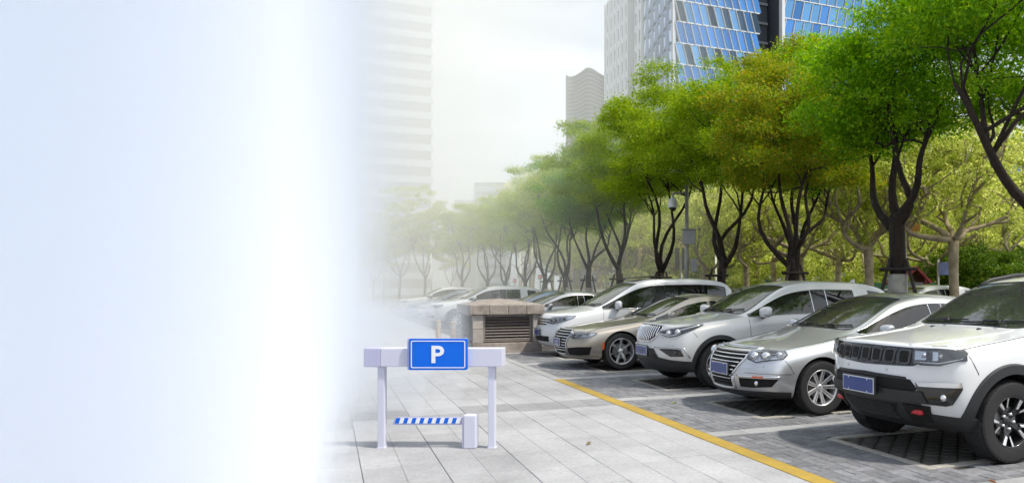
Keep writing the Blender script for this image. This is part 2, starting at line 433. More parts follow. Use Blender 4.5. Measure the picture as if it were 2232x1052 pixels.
def split_shell(me, mats, root, midx=2.2):
    """one mesh per material index, each a part of the car"""
    nv = len(me.vertices); co = np.empty(nv * 3); me.vertices.foreach_get('co', co); co = co.reshape(-1, 3)
    out = {}
    bym = {}
    for p in me.polygons: bym.setdefault(p.material_index, []).append(tuple(p.vertices))
    for mi, fs in bym.items():
        # separate islands only for the windows (left and right panes are parts of their own)
        groups = [fs]
        if mi in (2, 3, 4, 8):
            groups = [[f for f in fs if sum(co[i][1] for i in f) < 0], [f for f in fs if sum(co[i][1] for i in f) >= 0]]
        if mi == 7:
            groups = [[f for f in fs if (sum(co[i][1] for i in f) < 0) == a and (sum(co[i][0] for i in f) / len(f) < midx) == b] for a in (True, False) for b in (True, False)]
        for g in groups:
            if not g: continue
            use = sorted({i for f in g for i in f}); mp = {i: k for k, i in enumerate(use)}
            o = ob(PARTS[mi], [co[i] for i in use], [tuple(mp[i] for i in f) for f in g], mats[mi], root, smooth=True, angle=40 if mi in (0, 7) else None)
            out.setdefault(PARTS[mi], []).append(o)
    return out

class Car:
    def __init__(s, P, name, label, cat, paintmat, loc, level=3, group='cars parked in the row'):
        s.P = P; s.root = empty(name, loc); tag(s.root, label, cat, group)
        me, s.bvh = car_shell(P, level)
        gs = M['glass_dark'] if P.get('privacy') else M['glass_side']
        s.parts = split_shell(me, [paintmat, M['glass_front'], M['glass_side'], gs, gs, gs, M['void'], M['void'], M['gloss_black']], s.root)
        s.paint = paintmat
        for k in ('windscreen', 'front_door_window', 'rear_door_window', 'quarter_window', 'rear_window'):
            for o in s.parts.get(k, []): s.rim_of(o, P.get('trim', 'black') if 'wind' in k and 'screen' not in k and k != 'rear_window' else 'black')
    def rim_of(s, o, mat):
        """rubber or chrome trim round the edge of a pane, a sub-part of it"""
        me = o.data; cnt = {}
        for p in me.polygons:
            for e in p.edge_keys: cnt[e] = cnt.get(e, 0) + 1
        nb = {}
        for (a, b), c in cnt.items():
            if c == 1: nb.setdefault(a, []).append(b); nb.setdefault(b, []).append(a)
        if not nb: return
        st = next(iter(nb)); loop = [st]; prev = None; cur = st
        while True:
            nx = [q for q in nb[cur] if q != prev]
            if not nx or nx[0] == st or len(loop) > 4000: break
            prev, cur = cur, nx[0]; loop.append(cur)
        pts = [me.vertices[i].co.copy() for i in loop]
        MB().tube(pts + [pts[0]], .007 if mat == 'chrome' else .009, 5, cap=False).build('window_trim', M[mat], o, smooth=True)
    # ---- projection of flat outlines onto the bodywork
    def hit(s, a, b, mode, xa=1.):
        if mode == 'front': o, d = Vector((-3, a, b)), Vector((1, 0, 0))
        elif mode == 'side': o, d = Vector((a, -4, b)), Vector((0, 1, 0))
        elif mode == 'top': o, d = Vector((a, b, 5)), Vector((0, 0, -1))
        else:
            d = Vector((math.cos(a), math.sin(a), 0)); o = Vector((xa, 0, b)) - d * 4
        p, nrm, i, dist = s.bvh.ray_cast(o, d)
        if p is None:
            p, nrm, i, dist = s.bvh.find_nearest(o + d * 3.1)
        return p, nrm
    def patch(s, name, poly, mode, mat, off=.006, thick=.02, res=.035, parent=None, mirror=False, label=None):
        k = 1.0
        pts = []
        for i, p in enumerate(poly):
            q = poly[(i + 1) % len(poly)]; L = math.hypot(q[0] - p[0], q[1] - p[1]); m = max(1, int(L / res))
            pts += [(p[0] + (q[0] - p[0]) * t / m, p[1] + (q[1] - p[1]) * t / m) for t in range(m)]
        nb = len(pts)
        x0, x1 = min(p[0] for p in pts), max(p[0] for p in pts); y0, y1 = min(p[1] for p in pts), max(p[1] for p in pts)
        def inside(x, y):
            c = False
            for i in range(nb):
                a, b = pts[i], pts[i - 1]
                if (a[1] > y) != (b[1] > y) and x < (b[0] - a[0]) * (y - a[1]) / (b[1] - a[1]) + a[0]: c = not c
            return c
        ins = []
        nx = int((x1 - x0) / res); ny = int((y1 - y0) / res)
        for i in range(1, nx + 1):
            for j in range(1, ny + 1):
                q = (x0 + (i - .5 + .5 * (j % 2)) * res, y0 + (j - .5) * res)
                if inside(*q) and min((q[0] - p[0]) ** 2 + (q[1] - p[1]) ** 2 for p in pts) > (res * .45) ** 2: ins.append(q)
        vv, _, ff, _, _, _ = delaunay_2d_cdt([Vector(p) for p in pts + ins], [(i, (i + 1) % nb) for i in range(nb)], [], 1, 1e-6)
        top = []; bot = []
        for q in vv:
            p, nr = s.hit(q[0], q[1], mode); top.append(p + nr * off); bot.append(p + nr * (off - thick))
        n = len(vv); v = top + bot; f = [tuple(t) for t in ff]
        cnt = {}
        for t in ff:
            for a, b in zip(t, list(t[1:]) + [t[0]]): cnt[(a, b)] = 1
        f += [(a, n + a, n + b, b) for (a, b) in cnt if (b, a) not in cnt]
        outs = []
        for sg in ((1, -1) if mirror else (1,)):
            m = MB().add([(p[0], sg * p[1], p[2]) for p in v], f)
            o = m.build(name, mat, parent or s.root, angle=35)
            if label: o['label'] = label
            outs.append(o)
        return outs
    def line(s, name, path, mode, mat, r=.006, off=.0, parent=None, mirror=False, res=.04, n=6, mb=None):
        pts = []
        for i in range(len(path) - 1):
            p, q = path[i], path[i + 1]; m = max(1, int(math.hypot(q[0] - p[0], q[1] - p[1]) / res))
            pts += [(p[0] + (q[0] - p[0]) * t / m, p[1] + (q[1] - p[1]) * t / m) for t in range(m)]
        pts.append(path[-1])
        P3 = []
        for q in pts:
            p, nr = s.hit(q[0], q[1], mode); P3.append(p + nr * off)
        outs = []
        for sg in ((1, -1) if mirror else (1,)):
            m = mb or MB(); m.tube([(p[0], sg * p[1], p[2]) for p in P3], r, n)
            if mb is None: outs.append(m.build(name, mat, parent or s.root, smooth=True))
        return outs
    def seams(s, lines, mat=None):
        m = MB()
        for path, mode in lines: s.line('', path, mode, None, .0035, .0005, mb=m, res=.05, n=4)
        m.build('panel_gaps', M['void'], s.root)
    def plate(s, y, z, w=.44, h=.14, x=None, tilt=0):
        if x is None: x = min(s.hit(y + a, z + b, 'front')[0].x for a in (-w / 2, 0, w / 2) for b in (-h / 2, h / 2)) - .012
        e = empty('number_plate', (x, y, z)); e.parent = s.root
        MB().cbox((-.004, -w / 2 - .012, -h / 2 - .012), (.012, w / 2 + .012, h / 2 + .012), .004).build('plate_frame', M['black'], e)
        MB().cbox((-.009, -w / 2, -h / 2), (-.0045, w / 2, h / 2), .0015).build('plate_edge', M['plate_rim'], e)
        MB().box((-.0105, -w / 2 + .008, -h / 2 + .008), (-.0092, w / 2 - .008, h / 2 - .008)).build('plate_face', M['plate'], e)
        for a in (-.3, .3):
            for b in (-.38, .38): MB().ell((-.012, a * w, b * h), (.004, .0065, .0065), 10, 6).build('bolt', M['alloy'], e, smooth=True)
    def interior(s, seat='seat'):
        P = s.P; st = P['st']; xc = st[P['ws'][0]][0]; xh = st[P['ws'][1]][0]; zb = st[P['ws'][0]][4]; w = P['hw']
        MB().cbox((xc + .12, -w + .14, zb - .3), (xc + .62, w - .14, zb - .03), .05).build('dashboard', M['dash'], s.root, smooth=True)
        MB().box((xc + .2, -w + .12, .32), (P['L'] - .5, w - .12, .36)).build('cabin_floor', M['dash'], s.root)
        for sx in (xh + .12, xh + 1.0):
            for sy in (-.37, .37):
                m = MB()
                m.cbox((sx - .3, sy - .25, .4), (sx + .22, sy + .25, zb - .42), .06)
                bm = bmesh.new(); bmesh.ops.create_cube(bm, size=1); bmesh.ops.bevel(bm, geom=bm.edges[:], offset=.2, segments=3, affect='EDGES')
                h = zb - .28
                m.bm(bm, Matrix.Translation((sx + .3, sy, .42 + h / 2)) @ Matrix.Rotation(R(14), 4, 'Y') @ Matrix.Diagonal((.16, .5, h, 1)))
                bm = bmesh.new(); bmesh.ops.create_cube(bm, size=1); bmesh.ops.bevel(bm, geom=bm.edges[:], offset=.25, segments=3, affect='EDGES')
                m.bm(bm, Matrix.Translation((sx + .42, sy, zb + .22)) @ Matrix.Diagonal((.11, .28, .2, 1)))
                m.build('seat', M[seat], s.root, smooth=True)
        # steering wheel on the far-from-kerb side, inner mirror
        m = MB(); c = Vector((xc + .72, .37, zb - .06)); ax = Vector((-.85, 0, .52)).normalized(); u = Vector((0, 1, 0)); w2 = ax.cross(u)
        pts = [c + (u * math.cos(a) + w2 * math.sin(a)) * .185 for a in np.linspace(0, 2 * PI, 25)]
        m.tube(pts, .016, 6, False); m.tube([c - u * .18, c + u * .18], .02, 6); m.tube([c, c - w2 * .17], .02, 6)
        m.build('steering_wheel', M['dash'], s.root, smooth=True)
        zr = st[P['ws'][1]][6]
        MB().cbox((xh - .09, -.11, zr - .17), (xh - .06, .11, zr - .1), .012).build('inner_mirror', M['dash'], s.root)
    def mirror_pair(s, x, z, mat, y=None, size=(.085, .115, .085)):
        for sg in (-1, 1):
            yy = (y or s.P['hw'] + .1)
            bm = bmesh.new(); bmesh.ops.create_uvsphere(bm, u_segments=28, v_segments=18, radius=1)
            for v in bm.verts:
                q = v.co.copy(); k = (abs(q.x) ** 3 + abs(q.y) ** 3 + abs(q.z) ** 3) ** (1 / 3); v.co = q / k
                if v.co.x > 0: v.co.x *= .45
                v.co.z -= .12 * v.co.y * sg * -1
            e = MB().bm(bm, Matrix.Translation((x, sg * yy, z)) @ Matrix.Diagonal((*size, 1))).build('mirror', mat, s.root, smooth=True)
            MB().tube([(x + .02, sg * (yy - size[1] * .7), z - size[2] * .75), (x + .03, sg * (yy - size[1] - .1), z - size[2] * 1.05)], [.035, .04], 10).build('mirror_arm', M['black'], e, smooth=True)
            MB().cbox((x + size[0] * .5, sg * yy - size[1] * .8, z - size[2] * .7), (x + size[0] * .5 + .006, sg * yy + size[1] * .8, z + size[2] * .7), .003).build('mirror_glass', M['chrome'], e)
    def wipers(s):
        P = s.P; st = P['st']; xc = st[P['ws'][0]][0]; m = MB()
        for y0, y1 in ((-.60, .02), (.0, .62)):
            pts = []
            for t in np.linspace(0, 1, 9):
                y = lerp(y0, y1, t); p, nr = s.hit(xc - .055 + .13 * (y / .7) ** 2 + .05 * (1 - t), y, 'top'); pts.append(p + nr * .014)
            m.tube(pts, .0085, 5)
            m.tube([pts[2] + Vector((-.1, 0, -.01)), pts[3] + Vector((-.02, 0, .01)), pts[5] + Vector((0, 0, .012))], .011, 5)
        m.build('wiper', M['black'], s.root, smooth=True)
    def handles(s, xs, z, mat):
        for x in xs:
            for sg in (-1, 1):
                pts = []
                for t in np.linspace(0, 1, 7):
                    p, nr = s.hit(x + .2 * t, z + .01 * t, 'side'); pts.append((p.x, sg * -(p.y - .03 * math.sin(PI * t)) * -1 if sg < 0 else -(p.y - .03 * math.sin(PI * t)), p.z))
                MB().tube(pts, .014, 7).build('door_handle', mat, s.root, smooth=True)
    def wheels(s, style, steer=0):
        P = s.P; t = P.get('tw', .225)
        proto = None
        for ax in (P['fx'], P['rx']):
            for sg in (-1, 1):
                y = sg * (P['hw'] - P.get('inset', .015) - t / 2)
                if proto is None:
                    proto = wheel(style, P['R'], t, P.get('rim', .66)); o = proto; o.parent = s.root
                else: o = copy_tree(proto, s.root)
                o.location = (ax, y, P['R']); o.rotation_euler = (0, 0, 0 if sg < 0 else PI)
                if ax == P['fx'] and steer: o.rotation_euler.z += steer
    def arch_trim(s, mat, w=.07, off=.02):
        P = s.P; ra = P['R'] * P.get('arch', 1.12)
        for ax in (P['fx'], P['rx']):
            for sg in (-1, 1):
                ts = np.linspace(R(-18), R(198), 40); v = []
                for a in ts:
                    for rr, o_ in ((ra - .004, -.05), (ra - .004, off), (ra + w * .85, off), (ra + w, .001)):
                        p, nr = s.hit(ax + rr * math.cos(a), max(P['R'] + rr * math.sin(a), .2), 'side')
                        v.append((p.x, sg * (-p.y + o_), p.z))
                f = [(i * 4 + k, i * 4 + k + 1, (i + 1) * 4 + k + 1, (i + 1) * 4 + k) for i in range(39) for k in range(3)]
                MB().add(v, f).build('wheel_arch_trim', mat, s.root, angle=40)

def wheel(style, Rr, t, rimf):
    """tyre with rim, spokes, hub and brake disc as sub-parts; outer face towards -y"""
    rr = Rr * rimf; h = t / 2
    m = MB()
    prof = [(rr * .98, -h * .78), (rr * 1.03, -h * .93), (lerp(rr, Rr, .5), -h * 1.0), (lerp(rr, Rr, .8), -h * .96), (Rr * .975, -h * .83), (Rr * .992, -h * .66)]
    for k, y in enumerate((-.45, -.40, -.16, -.12, .12, .16, .40, .45)):
        prof.append((Rr * (1 if k % 4 in (0, 3) else 1) - (.008 if k in (1, 2, 5, 6) and False else 0), y * t))
    prof += [(Rr * .992, h * .66), (Rr * .975, h * .83), (lerp(rr, Rr, .5), h), (rr * .98, h * .78)]
    m.lathe_y(prof, 56)
    nb = 64
    for k in range(nb):        # shoulder blocks and centre ribs of the tread
        a = 2 * PI * k / nb; ca, sa = math.cos(a), math.sin(a); da = .62 * PI / nb
        for y0, y1, r0, r1, sh in ((-h * .93, -h * .52, Rr * .93, Rr * 1.006, 0), (-h * .42, -h * .03, Rr * .98, Rr * 1.006, .5), (h * .03, h * .42, Rr * .98, Rr * 1.006, 0), (h * .52, h * .93, Rr * .93, Rr * 1.006, .5)):
            v = []
            for aa in (a - da + sh * PI / nb, a + da + sh * PI / nb):
                out = Rr * .965 if abs(y0) > h * .9 else r1; out2 = Rr * .965 if abs(y1) > h * .9 else r1
                for y, ro in ((y0, out), (y1, out2)):
                    for r_ in (r0 - .02, ro): v.append((r_ * math.cos(aa), y, r_ * math.sin(aa)))
            m.add(v, [(0, 1, 3, 2), (4, 6, 7, 5), (0, 4, 5, 1), (2, 3, 7, 6), (1, 5, 7, 3)])
    w = m.build('wheel', M['rubber'], None, angle=30)
    face = {'jeep': M['dark_alloy'], 'audi': M['chrome']}.get(style, M['alloy'])
    MB().lathe_y([(rr * 1.01, -h * .80), (rr * 1.015, -h * .90), (rr * .985, -h * .92), (rr * .955, -h * .86), (rr * .93, -h * .5), (rr * .88, h * .1), (rr * .9, h * .7)], 56).build('rim', M['alloy'] if style != 'jeep' else M['dark_alloy'], w, smooth=True)
    MB().lathe_y([(0.001, -h * .12), (rr * .6, -h * .12), (rr * .62, -h * .02), (rr * .62, h * .1), (.001, h * .1)], 40).build('brake_disc', M['metal_grey'], w, angle=30)
    MB().lathe_y([(.001, h * .12), (rr * .9, h * .12)], 32).build('wheel_shield', M['void'], w)
    def spoke(poly, y0=-.8, y1=-.35, d=.25, bev=.004, mat=None, name='spoke', n=1):
        """poly in (r, s) as fractions of the rim radius; the face dishes from y0 at the rim to y1 at the hub"""
        def fr(a, b, c):
            yy = lerp(y1, y0, min(1, max(0, (a - .15) / .8)) ** .8) * h
            return (a * rr, yy + c * h, b * rr)
        k = len(poly); cx = sum(p[0] for p in poly) / k; cy = sum(p[1] for p in poly) / k
        inn = [(p[0] + (cx - p[0]) * .06, p[1] * .8) for p in poly]
        v = [fr(a, b, 0) for a, b in inn] + [fr(a, b, .05) for a, b in poly] + [fr(a, b, d) for a, b in poly]
        f = [tuple(range(k))] + [(i, (i + 1) % k, k + (i + 1) % k, k + i) for i in range(k)] + [(k + i, k + (i + 1) % k, 2 * k + (i + 1) % k, 2 * k + i) for i in range(k)]
        return meshfix(name, v, f, mat or face)
    def around(me, n, off=0., nm='spoke'):
        for q in range(n):
            o = shared(nm, me, (0, 0, 0), w); o.rotation_euler = (0, off + 2 * PI * q / n, 0)
    if style == 'vw':
        for s_ in (-1, 1):
            p = [(.2, s_ * .02), (.95, s_ * .02), (.96, s_ * .125), (.2, s_ * .085)]
            around(spoke(p if s_ > 0 else p[::-1]), 9)
    elif style == 'audi':
        for s_ in (-1, 1):
            p = [(.16, s_ * .0), (.3, s_ * .025), (.86, s_ * .03), (.97, s_ * .0), (.97, s_ * .17), (.86, s_ * .12), (.3, s_ * .085), (.16, s_ * .09)]
            around(spoke(p if s_ > 0 else p[::-1]), 7, .2)
        around(spoke([(.3, -.025), (.86, -.03), (.86, .03), (.3, .025)], -.72, -.28, .1, mat=M['alloy']), 7, .2, 'spoke_groove')
    elif style == 'jeep':
        around(spoke([(.12, -.1), (.45, -.13), (.72, -.15), (.72, .15), (.45, .13), (.12, .1)], -.74, -.35, .3, mat=M['dark_alloy']), 5, .5)
        for s_ in (-1, 1):
            p = [(.55, s_ * .03), (.97, s_ * .20), (.95, s_ * .36), (.80, s_ * .28), (.50, s_ * .15)]
            around(spoke(p if s_ > 0 else p[::-1], -.86, -.4, .4, mat=M['dark_alloy']), 5, .5)
            p = [(.60, s_ * .07), (.94, s_ * .215), (.93, s_ * .315), (.80, s_ * .25), (.56, s_ * .13)]
            around(spoke(p if s_ > 0 else p[::-1], -.895, -.44, .05, mat=M['alloy']), 5, .5, 'spoke_facing')
        for q in range(5):
            a = 2 * PI * q / 5 + .5 + PI / 5
            MB().lathe_y([(.001, -.035), (.011, -.035), (.013, .0)], 10, (.30 * rr * math.cos(a), -h * .3, .30 * rr * math.sin(a))).build('wheel_nut', M['alloy'], w, smooth=True)
    else:
        around(spoke([(.18, -.075), (.95, -.05), (.97, .05), (.18, .075)]), 10)
    MB().lathe_y([(.001, -h * .52), (rr * .15, -h * .5), (rr * .185, -h * .42), (rr * .22, -h * .2)], 24).build('hub_cap', face if style != 'audi' else M['alloy'], w, smooth=True)
    return w

def meshfix(name, v, f, mat, angle=30):
    me = meshdata(name, v, f, mat)
    bm = bmesh.new(); bm.from_mesh(me); bmesh.ops.recalc_face_normals(bm, faces=bm.faces[:]); bm.to_mesh(me); bm.free()
    me.polygons.foreach_set('use_smooth', [True] * len(me.polygons)); me.set_sharp_from_angle(angle=R(angle))
    return me

def th(x, y): return math.atan2(-y, 1. - x)      # angle used by the wrap-round projection (near side positive)

def sedan_P(**k):
    P = dict(L=4.77, hw=.91, fx=.93, rx=3.64, R=.325, yrs=.60, arch=1.14, tw=.215,
        front=[(.12, .30, .70, .20), (.05, .33, .80, .30), (.0, .34, .84, .44), (.02, .34, .85, .57), (.07, .33, .83, .67), (.14, .28, .72, .745)],
        st=[(.55, .875, .19, .70, .785, .86, .83, 0, 'h'), (.82, .90, .18, .745, .825, .87, .87, 0, 'h'), (1.12, .91, .18, .79, .875, .88, .92, 0, 'h'),
            (1.50, .91, .18, .84, .945, .93, 1.0, 0, 'w'), (1.95, .91, .18, .86, .955, .94, 1.235, .5, 'w'), (2.38, .91, .18, .87, .965, .945, 1.425, 1, 'w'),
            (2.78, .91, .18, .875, .97, .945, 1.462, 1, 'r'), (2.86, .91, .18, .875, .972, .945, 1.464, 1, 'r'), (3.45, .905, .19, .88, .985, .945, 1.43, 1, 'r'),
            (3.70, .90, .2, .885, .99, .94, 1.39, 1, 'b'), (4.02, .89, .22, .89, 1.0, .93, 1.24, .5, 'b'), (4.30, .87, .24, .89, 1.0, .92, 1.06, 0, 'b'), (4.52, .84, .26, .88, .985, .90, 1.02, 0, 'h')],
        rear=[(4.66, .20, .68, .28), (4.74, .22, .76, .38), (4.77, .23, .79, .54), (4.76, .23, .79, .72), (4.74, .22, .77, .86), (4.70, .2, .72, .96)],
        glass={(3, 6): 2, (7, 8): 3, (8, 9): 0}, ws=(3, 5), bw=(9, 11), blackpillar=[(6, 7)], trim='chrome')
    P.update(k); return P

def suv_P(**k):
    P = dict(L=4.67, hw=.92, fx=.93, rx=3.68, R=.355, yrs=.64, arch=1.13, tw=.225,
        front=[(.14, .30, .70, .25), (.05, .33, .80, .36), (.0, .35, .84, .52), (.02, .35, .85, .70), (.06, .34, .83, .85), (.14, .30, .72, .945)],
        st=[(.55, .885, .24, .87, .975, .87, 1.015, 0, 'h'), (.85, .91, .23, .91, 1.01, .88, 1.05, 0, 'h'), (1.12, .92, .23, .94, 1.045, .89, 1.085, 0, 'h'),
            (1.42, .92, .23, .96, 1.075, .93, 1.125, 0, 'w'), (1.82, .92, .23, .97, 1.085, .94, 1.38, .5, 'w'), (2.20, .92, .23, .98, 1.095, .945, 1.595, 1, 'w'),
            (2.72, .92, .23, .985, 1.10, .945, 1.655, 1, 'r'), (2.82, .92, .23, .985, 1.10, .945, 1.658, 1, 'r'), (3.62, .92, .24, 1.0, 1.12, .945, 1.64, 1, 'r'), (3.74, .92, .24, 1.0, 1.125, .945, 1.635, 1, 'r'),
            (4.20, .90, .26, 1.01, 1.14, .93, 1.585, 1, 'b'), (4.38, .885, .28, 1.01, 1.14, .92, 1.36, .5, 'b'), (4.53, .87, .3, 1.01, 1.13, .91, 1.16, 0, 'b')],
        rear=[(4.55, .20, .70, .34), (4.64, .22, .78, .44), (4.67, .23, .80, .62), (4.66, .23, .80, .82), (4.64, .22, .79, .98), (4.60, .2, .76, 1.1)],
        glass={(3, 6): 2, (7, 8): 3, (9, 10): 4}, ws=(3, 5), bw=(10, 12), blackpillar=[(6, 7)], trim='chrome')
    P.update(k); return P
# ================================================================ the five cars at the front of the row
def seven_slot_suv():
    P = suv_P(L=4.40, hw=.91, fx=.87, rx=3.51, R=.358, yrs=.66, arch=1.17, tw=.235, rim=.62, inset=.005, trim='black', crown0=.03,
        front=[(.26, .22, .74, .27), (.10, .30, .80, .36), (.0, .30, .84, .53), (.0, .30, .85, .72), (.015, .28, .845, .90), (.06, .22, .78, 1.0)],
        st=[(.46, .885, .27, .93, 1.015, .885, 1.055, 0, 'h'), (.72, .905, .26, .96, 1.04, .89, 1.085, 0, 'h'), (1.02, .91, .26, .98, 1.07, .895, 1.115, 0, 'h'),
            (1.28, .91, .26, 1.0, 1.10, .93, 1.15, 0, 'w'), (1.68, .91, .26, 1.0, 1.11, .94, 1.39, .5, 'w'), (2.06, .91, .26, 1.01, 1.115, .945, 1.60, 1, 'w'),
            (2.60, .91, .26, 1.01, 1.12, .945, 1.665, 1, 'r'), (2.70, .91, .26, 1.01, 1.12, .945, 1.667, 1, 'r'), (3.45, .91, .27, 1.02, 1.14, .945, 1.635, 1, 'r'), (3.56, .91, .27, 1.02, 1.145, .945, 1.59, 1, 'r'),
            (3.95, .90, .29, 1.03, 1.16, .93, 1.55, 1, 'b'), (4.12, .885, .3, 1.03, 1.16, .92, 1.36, .5, 'b'), (4.27, .87, .31, 1.03, 1.15, .91, 1.18, 0, 'b')],
        rear=[(4.26, .2, .70, .36), (4.36, .22, .78, .46), (4.40, .23, .80, .64), (4.39, .23, .80, .84), (4.37, .22, .79, 1.0), (4.33, .2, .76, 1.12)])
    c = Car(P, 'parked_suv', 'white SUV with seven slot black grille and red tow hooks, cut by the picture edge', 'car', M['p_white'], (4.53, 5.72, 0))
    # grille panel and its seven framed slots
    g = c.patch('grille', [(-.56, .855), (-.52, .835), (0, .82), (.52, .835), (.56, .855), (.56, .975), (.5, .992), (0, .998), (-.5, .992), (-.56, .975)], 'front', M['gloss_black'], .004, .02)[0]
    for k in range(7):
        y = (k - 3) * .146; w = .056
        o = [(y - w, .868), (y - w * .7, .85), (y + w * .7, .85), (y + w, .868), (y + w, .958), (y + w * .7, .974), (y - w * .7, .974), (y - w, .958)]
        i_ = [(y + (a - y) * .74, .912 + (b - .912) * .80) for a, b in o]
        fr = c.patch('grille_slot_frame', o, 'front', M['slot_grey'], .016, .02, parent=g)[0]
        c.patch('grille_slot', i_, 'front', M['void'], .0185, .02, parent=g)
        m = MB()
        for q in range(6):
            z = .868 + .0175 * q
            pts = [(y - w * .66 + w * 1.32 * t / 6, z + (.006 if (t + q) % 2 else -.004)) for t in range(7)]
            c.line('', pts, 'front', None, .0026, .0205, mb=m, n=4)
        m.build('grille_mesh', M['dark_alloy'], g)
    # headlamps wrap round the corners
    hl = [(th(.03, -.58), .862), (th(.035, -.66), .848), (th(.13, -.80), .85), (th(.33, -.87), .905), (th(.40, -.88), .955), (th(.36, -.875), .985), (th(.1, -.78), .995), (th(.02, -.58), .99)]
    for sg in (1, -1):
        q = [(a * sg * -1, b) for a, b in hl]
        base = c.patch('headlight', q, 'cyl', M['gloss_black'], .006, .03)[0]
        cx = sum(p[0] for p in q) / len(q); cz = sum(p[1] for p in q) / len(q)
        c.patch('headlight_bowl', [(cx + (a - cx) * .88, cz + (b - cz) * .8 - .003) for a, b in q], 'cyl', M['lamp_dark'], .009, .02, parent=base)
        for f0, f1, mt in ((.02, .24, 'lamp_in'), (.36, .46, 'lamp_in'), (.70, .95, 'lamp_dark')):
            a0, a1 = q[0][0] + (q[4][0] - q[0][0]) * f0, q[0][0] + (q[4][0] - q[0][0]) * f1
            c.patch('lamp_unit', [(a0, .89), (a1, .895), (a1, .965), (a0, .965)], 'cyl', M[mt], .013, .02, parent=base, res=.02)
        for f in (.2, .5):
            a = q[0][0] + (q[4][0] - q[0][0]) * f; p, nr = c.hit(a, .928, 'cyl')
            MB().ell(p + nr * .006, (.022, .022, .022), 16, 10).build('projector_lens', M['lamp_in'], base, smooth=True)
        c.patch('headlight_lens', [(cx + (a - cx) * .99, cz + (b - cz) * .97) for a, b in q], 'cyl', M['lamp_clear'], .03, .004, parent=base)
        c.line('daylight_strip', [(q[0][0] + (q[2][0] - q[0][0]) * .1, .874), (q[2][0], .872), (q[3][0], .913)], 'cyl', M['lamp_in'], .007, .014, parent=base)
    # unpainted lower bumper: top edge steps down towards the corners
    T = th
    up = [(T(.0, y), z) for y, z in ((-.50, .735), (.50, .735))]
    low = [(T(.52, -.9), .40), (T(.30, -.86), .415), (T(.09, -.74), .43), (T(.03, -.64), .52), (T(.0, -.50), .74), (T(0, 0), .755), (T(0, .50), .74), (T(.03, .64), .52), (T(.09, .74), .43), (T(.30, .86), .415), (T(.52, .9), .40),
           (T(.50, .9), .30), (T(.30, .82), .285), (T(.1, .6), .29), (T(0, 0), .295), (T(.1, -.6), .29), (T(.30, -.82), .285), (T(.50, -.9), .30)]
    bl = c.patch('lower_bumper', low, 'cyl', M['black'], .012, .04)[0]
    c.patch('bumper_recess', [(-.50, .72), (.50, .72), (.56, .64), (.52, .615), (-.52, .615), (-.56, .64)], 'front', M['void'], .0145, .02, parent=bl)  # recess shade painted as a black patch on the bumper face
    c.patch('bumper_bar', [(-.60, .625), (.60, .625), (.63, .53), (-.63, .53)], 'front', M['black'], .035, .05, parent=bl)
    c.patch('air_intake', [(-.36, .50), (.36, .50), (.28, .355), (-.28, .355)], 'front', M['void'], .016, .02, parent=bl)
    m = MB()
    for q in range(9): c.line('', [(-.33 + .004 * q, .37 + .015 * q), (.33 - .004 * q, .37 + .015 * q)], 'front', None, .0035, .02, mb=m, n=4, res=.1)
    m.build('intake_mesh', M['black'], bl)
    for sg in (-1, 1):
        c.patch('hook_pocket', [(sg * .42, .51), (sg * .64, .50), (sg * .60, .36), (sg * .44, .36)][::sg], 'front', M['void'], .022, .03, parent=bl)
        p, nr = c.hit(sg * .52, .44, 'front')
        MB().cbox((p.x - .04, p.y - .062, p.z - .022), (p.x + .02, p.y + .062, p.z + .022), .014).build('tow_hook', M['red_plastic'], c.root, smooth=True)
        fl = [(T(.03, -.60), .70), (T(.32, -.865), .715), (T(.33, -.87), .66), (T(.25, -.845), .53), (T(.2, -.82), .515), (T(.08, -.68), .52), (T(.05, -.64), .54)]
        q = [(a * -sg, b) for a, b in fl]
        fo = c.patch('fog_lamp_housing', q, 'cyl', M['gloss_black'], .012, .03)[0]
        c.patch('daylight_bar', [(q[0][0], .704), (q[1][0], .718), (q[2][0], .675), (q[0][0] + (q[2][0] - q[0][0]) * .08, .668)], 'cyl', M['lamp_in'], .014, .008, parent=fo)
        p, nr = c.hit(q[4][0] - (q[4][0] - q[6][0]) * .12, .585, 'cyl')
        MB().ell(p + nr * .008, (.024, .033, .033), 18, 12).build('fog_lamp', M['chrome'], fo, smooth=True)
        for a, z in ((T(.02, -.58) * -sg, .47), (T(.38, -.88) * -sg, .475), (T(0, -.28) * -sg, .79)):
            p, nr = c.hit(a, z, 'cyl')
            MB().ell(p, (.012, .012, .012), 12, 8).build('parking_sensor', M['p_silver'], c.root, smooth=True)
    c.plate(0, .635, x=-.062)
    c.arch_trim(M['black'], .085, .024)
    for sg in (1, -1):
        s_ = MB().cbox((1.24, sg * .88 - .05, .27), (3.12, sg * .88 + .05, .42), .02).build('sill_cladding', M['black'], c.root)
    c.seams([([(.42, -.80), (.75, -.81), (1.1, -.815), (1.30, -.82)], 'top'), ([(.06, -.75), (.2, -.78), (.42, -.80)], 'top'), ([(1.33, 1.08), (1.34, .7), (1.30, .45)], 'side'), ([(2.62, 1.1), (2.64, .5)], 'side'),
             ([(.40, .985), (.46, .86), (.50, .78)], 'side'), ([(.42, .80), (.75, .81), (1.1, .815), (1.30, .82)], 'top')])
    # bonnet creases
    for sg in (-1, 1):
        c.patch('bonnet_ridge', [(.14, sg * .44), (.6, sg * .47), (1.22, sg * .56), (1.22, sg * .60), (.6, sg * .53), (.14, sg * .47)], 'top', M['p_white'], .007, .03)
        pts = [c.hit(x, sg * .60, 'top')[0] + Vector((0, 0, dz)) for x, dz in ((2.02, .0), (2.2, .03), (2.6, .035), (3.0, .035), (3.4, .035), (3.7, .03), (3.9, 0))]
        m = MB().tube(pts, [.012, .02, .02, .02, .02, .02, .012], 8)
        m.build('roof_rail', M['black'], c.root, smooth=True)
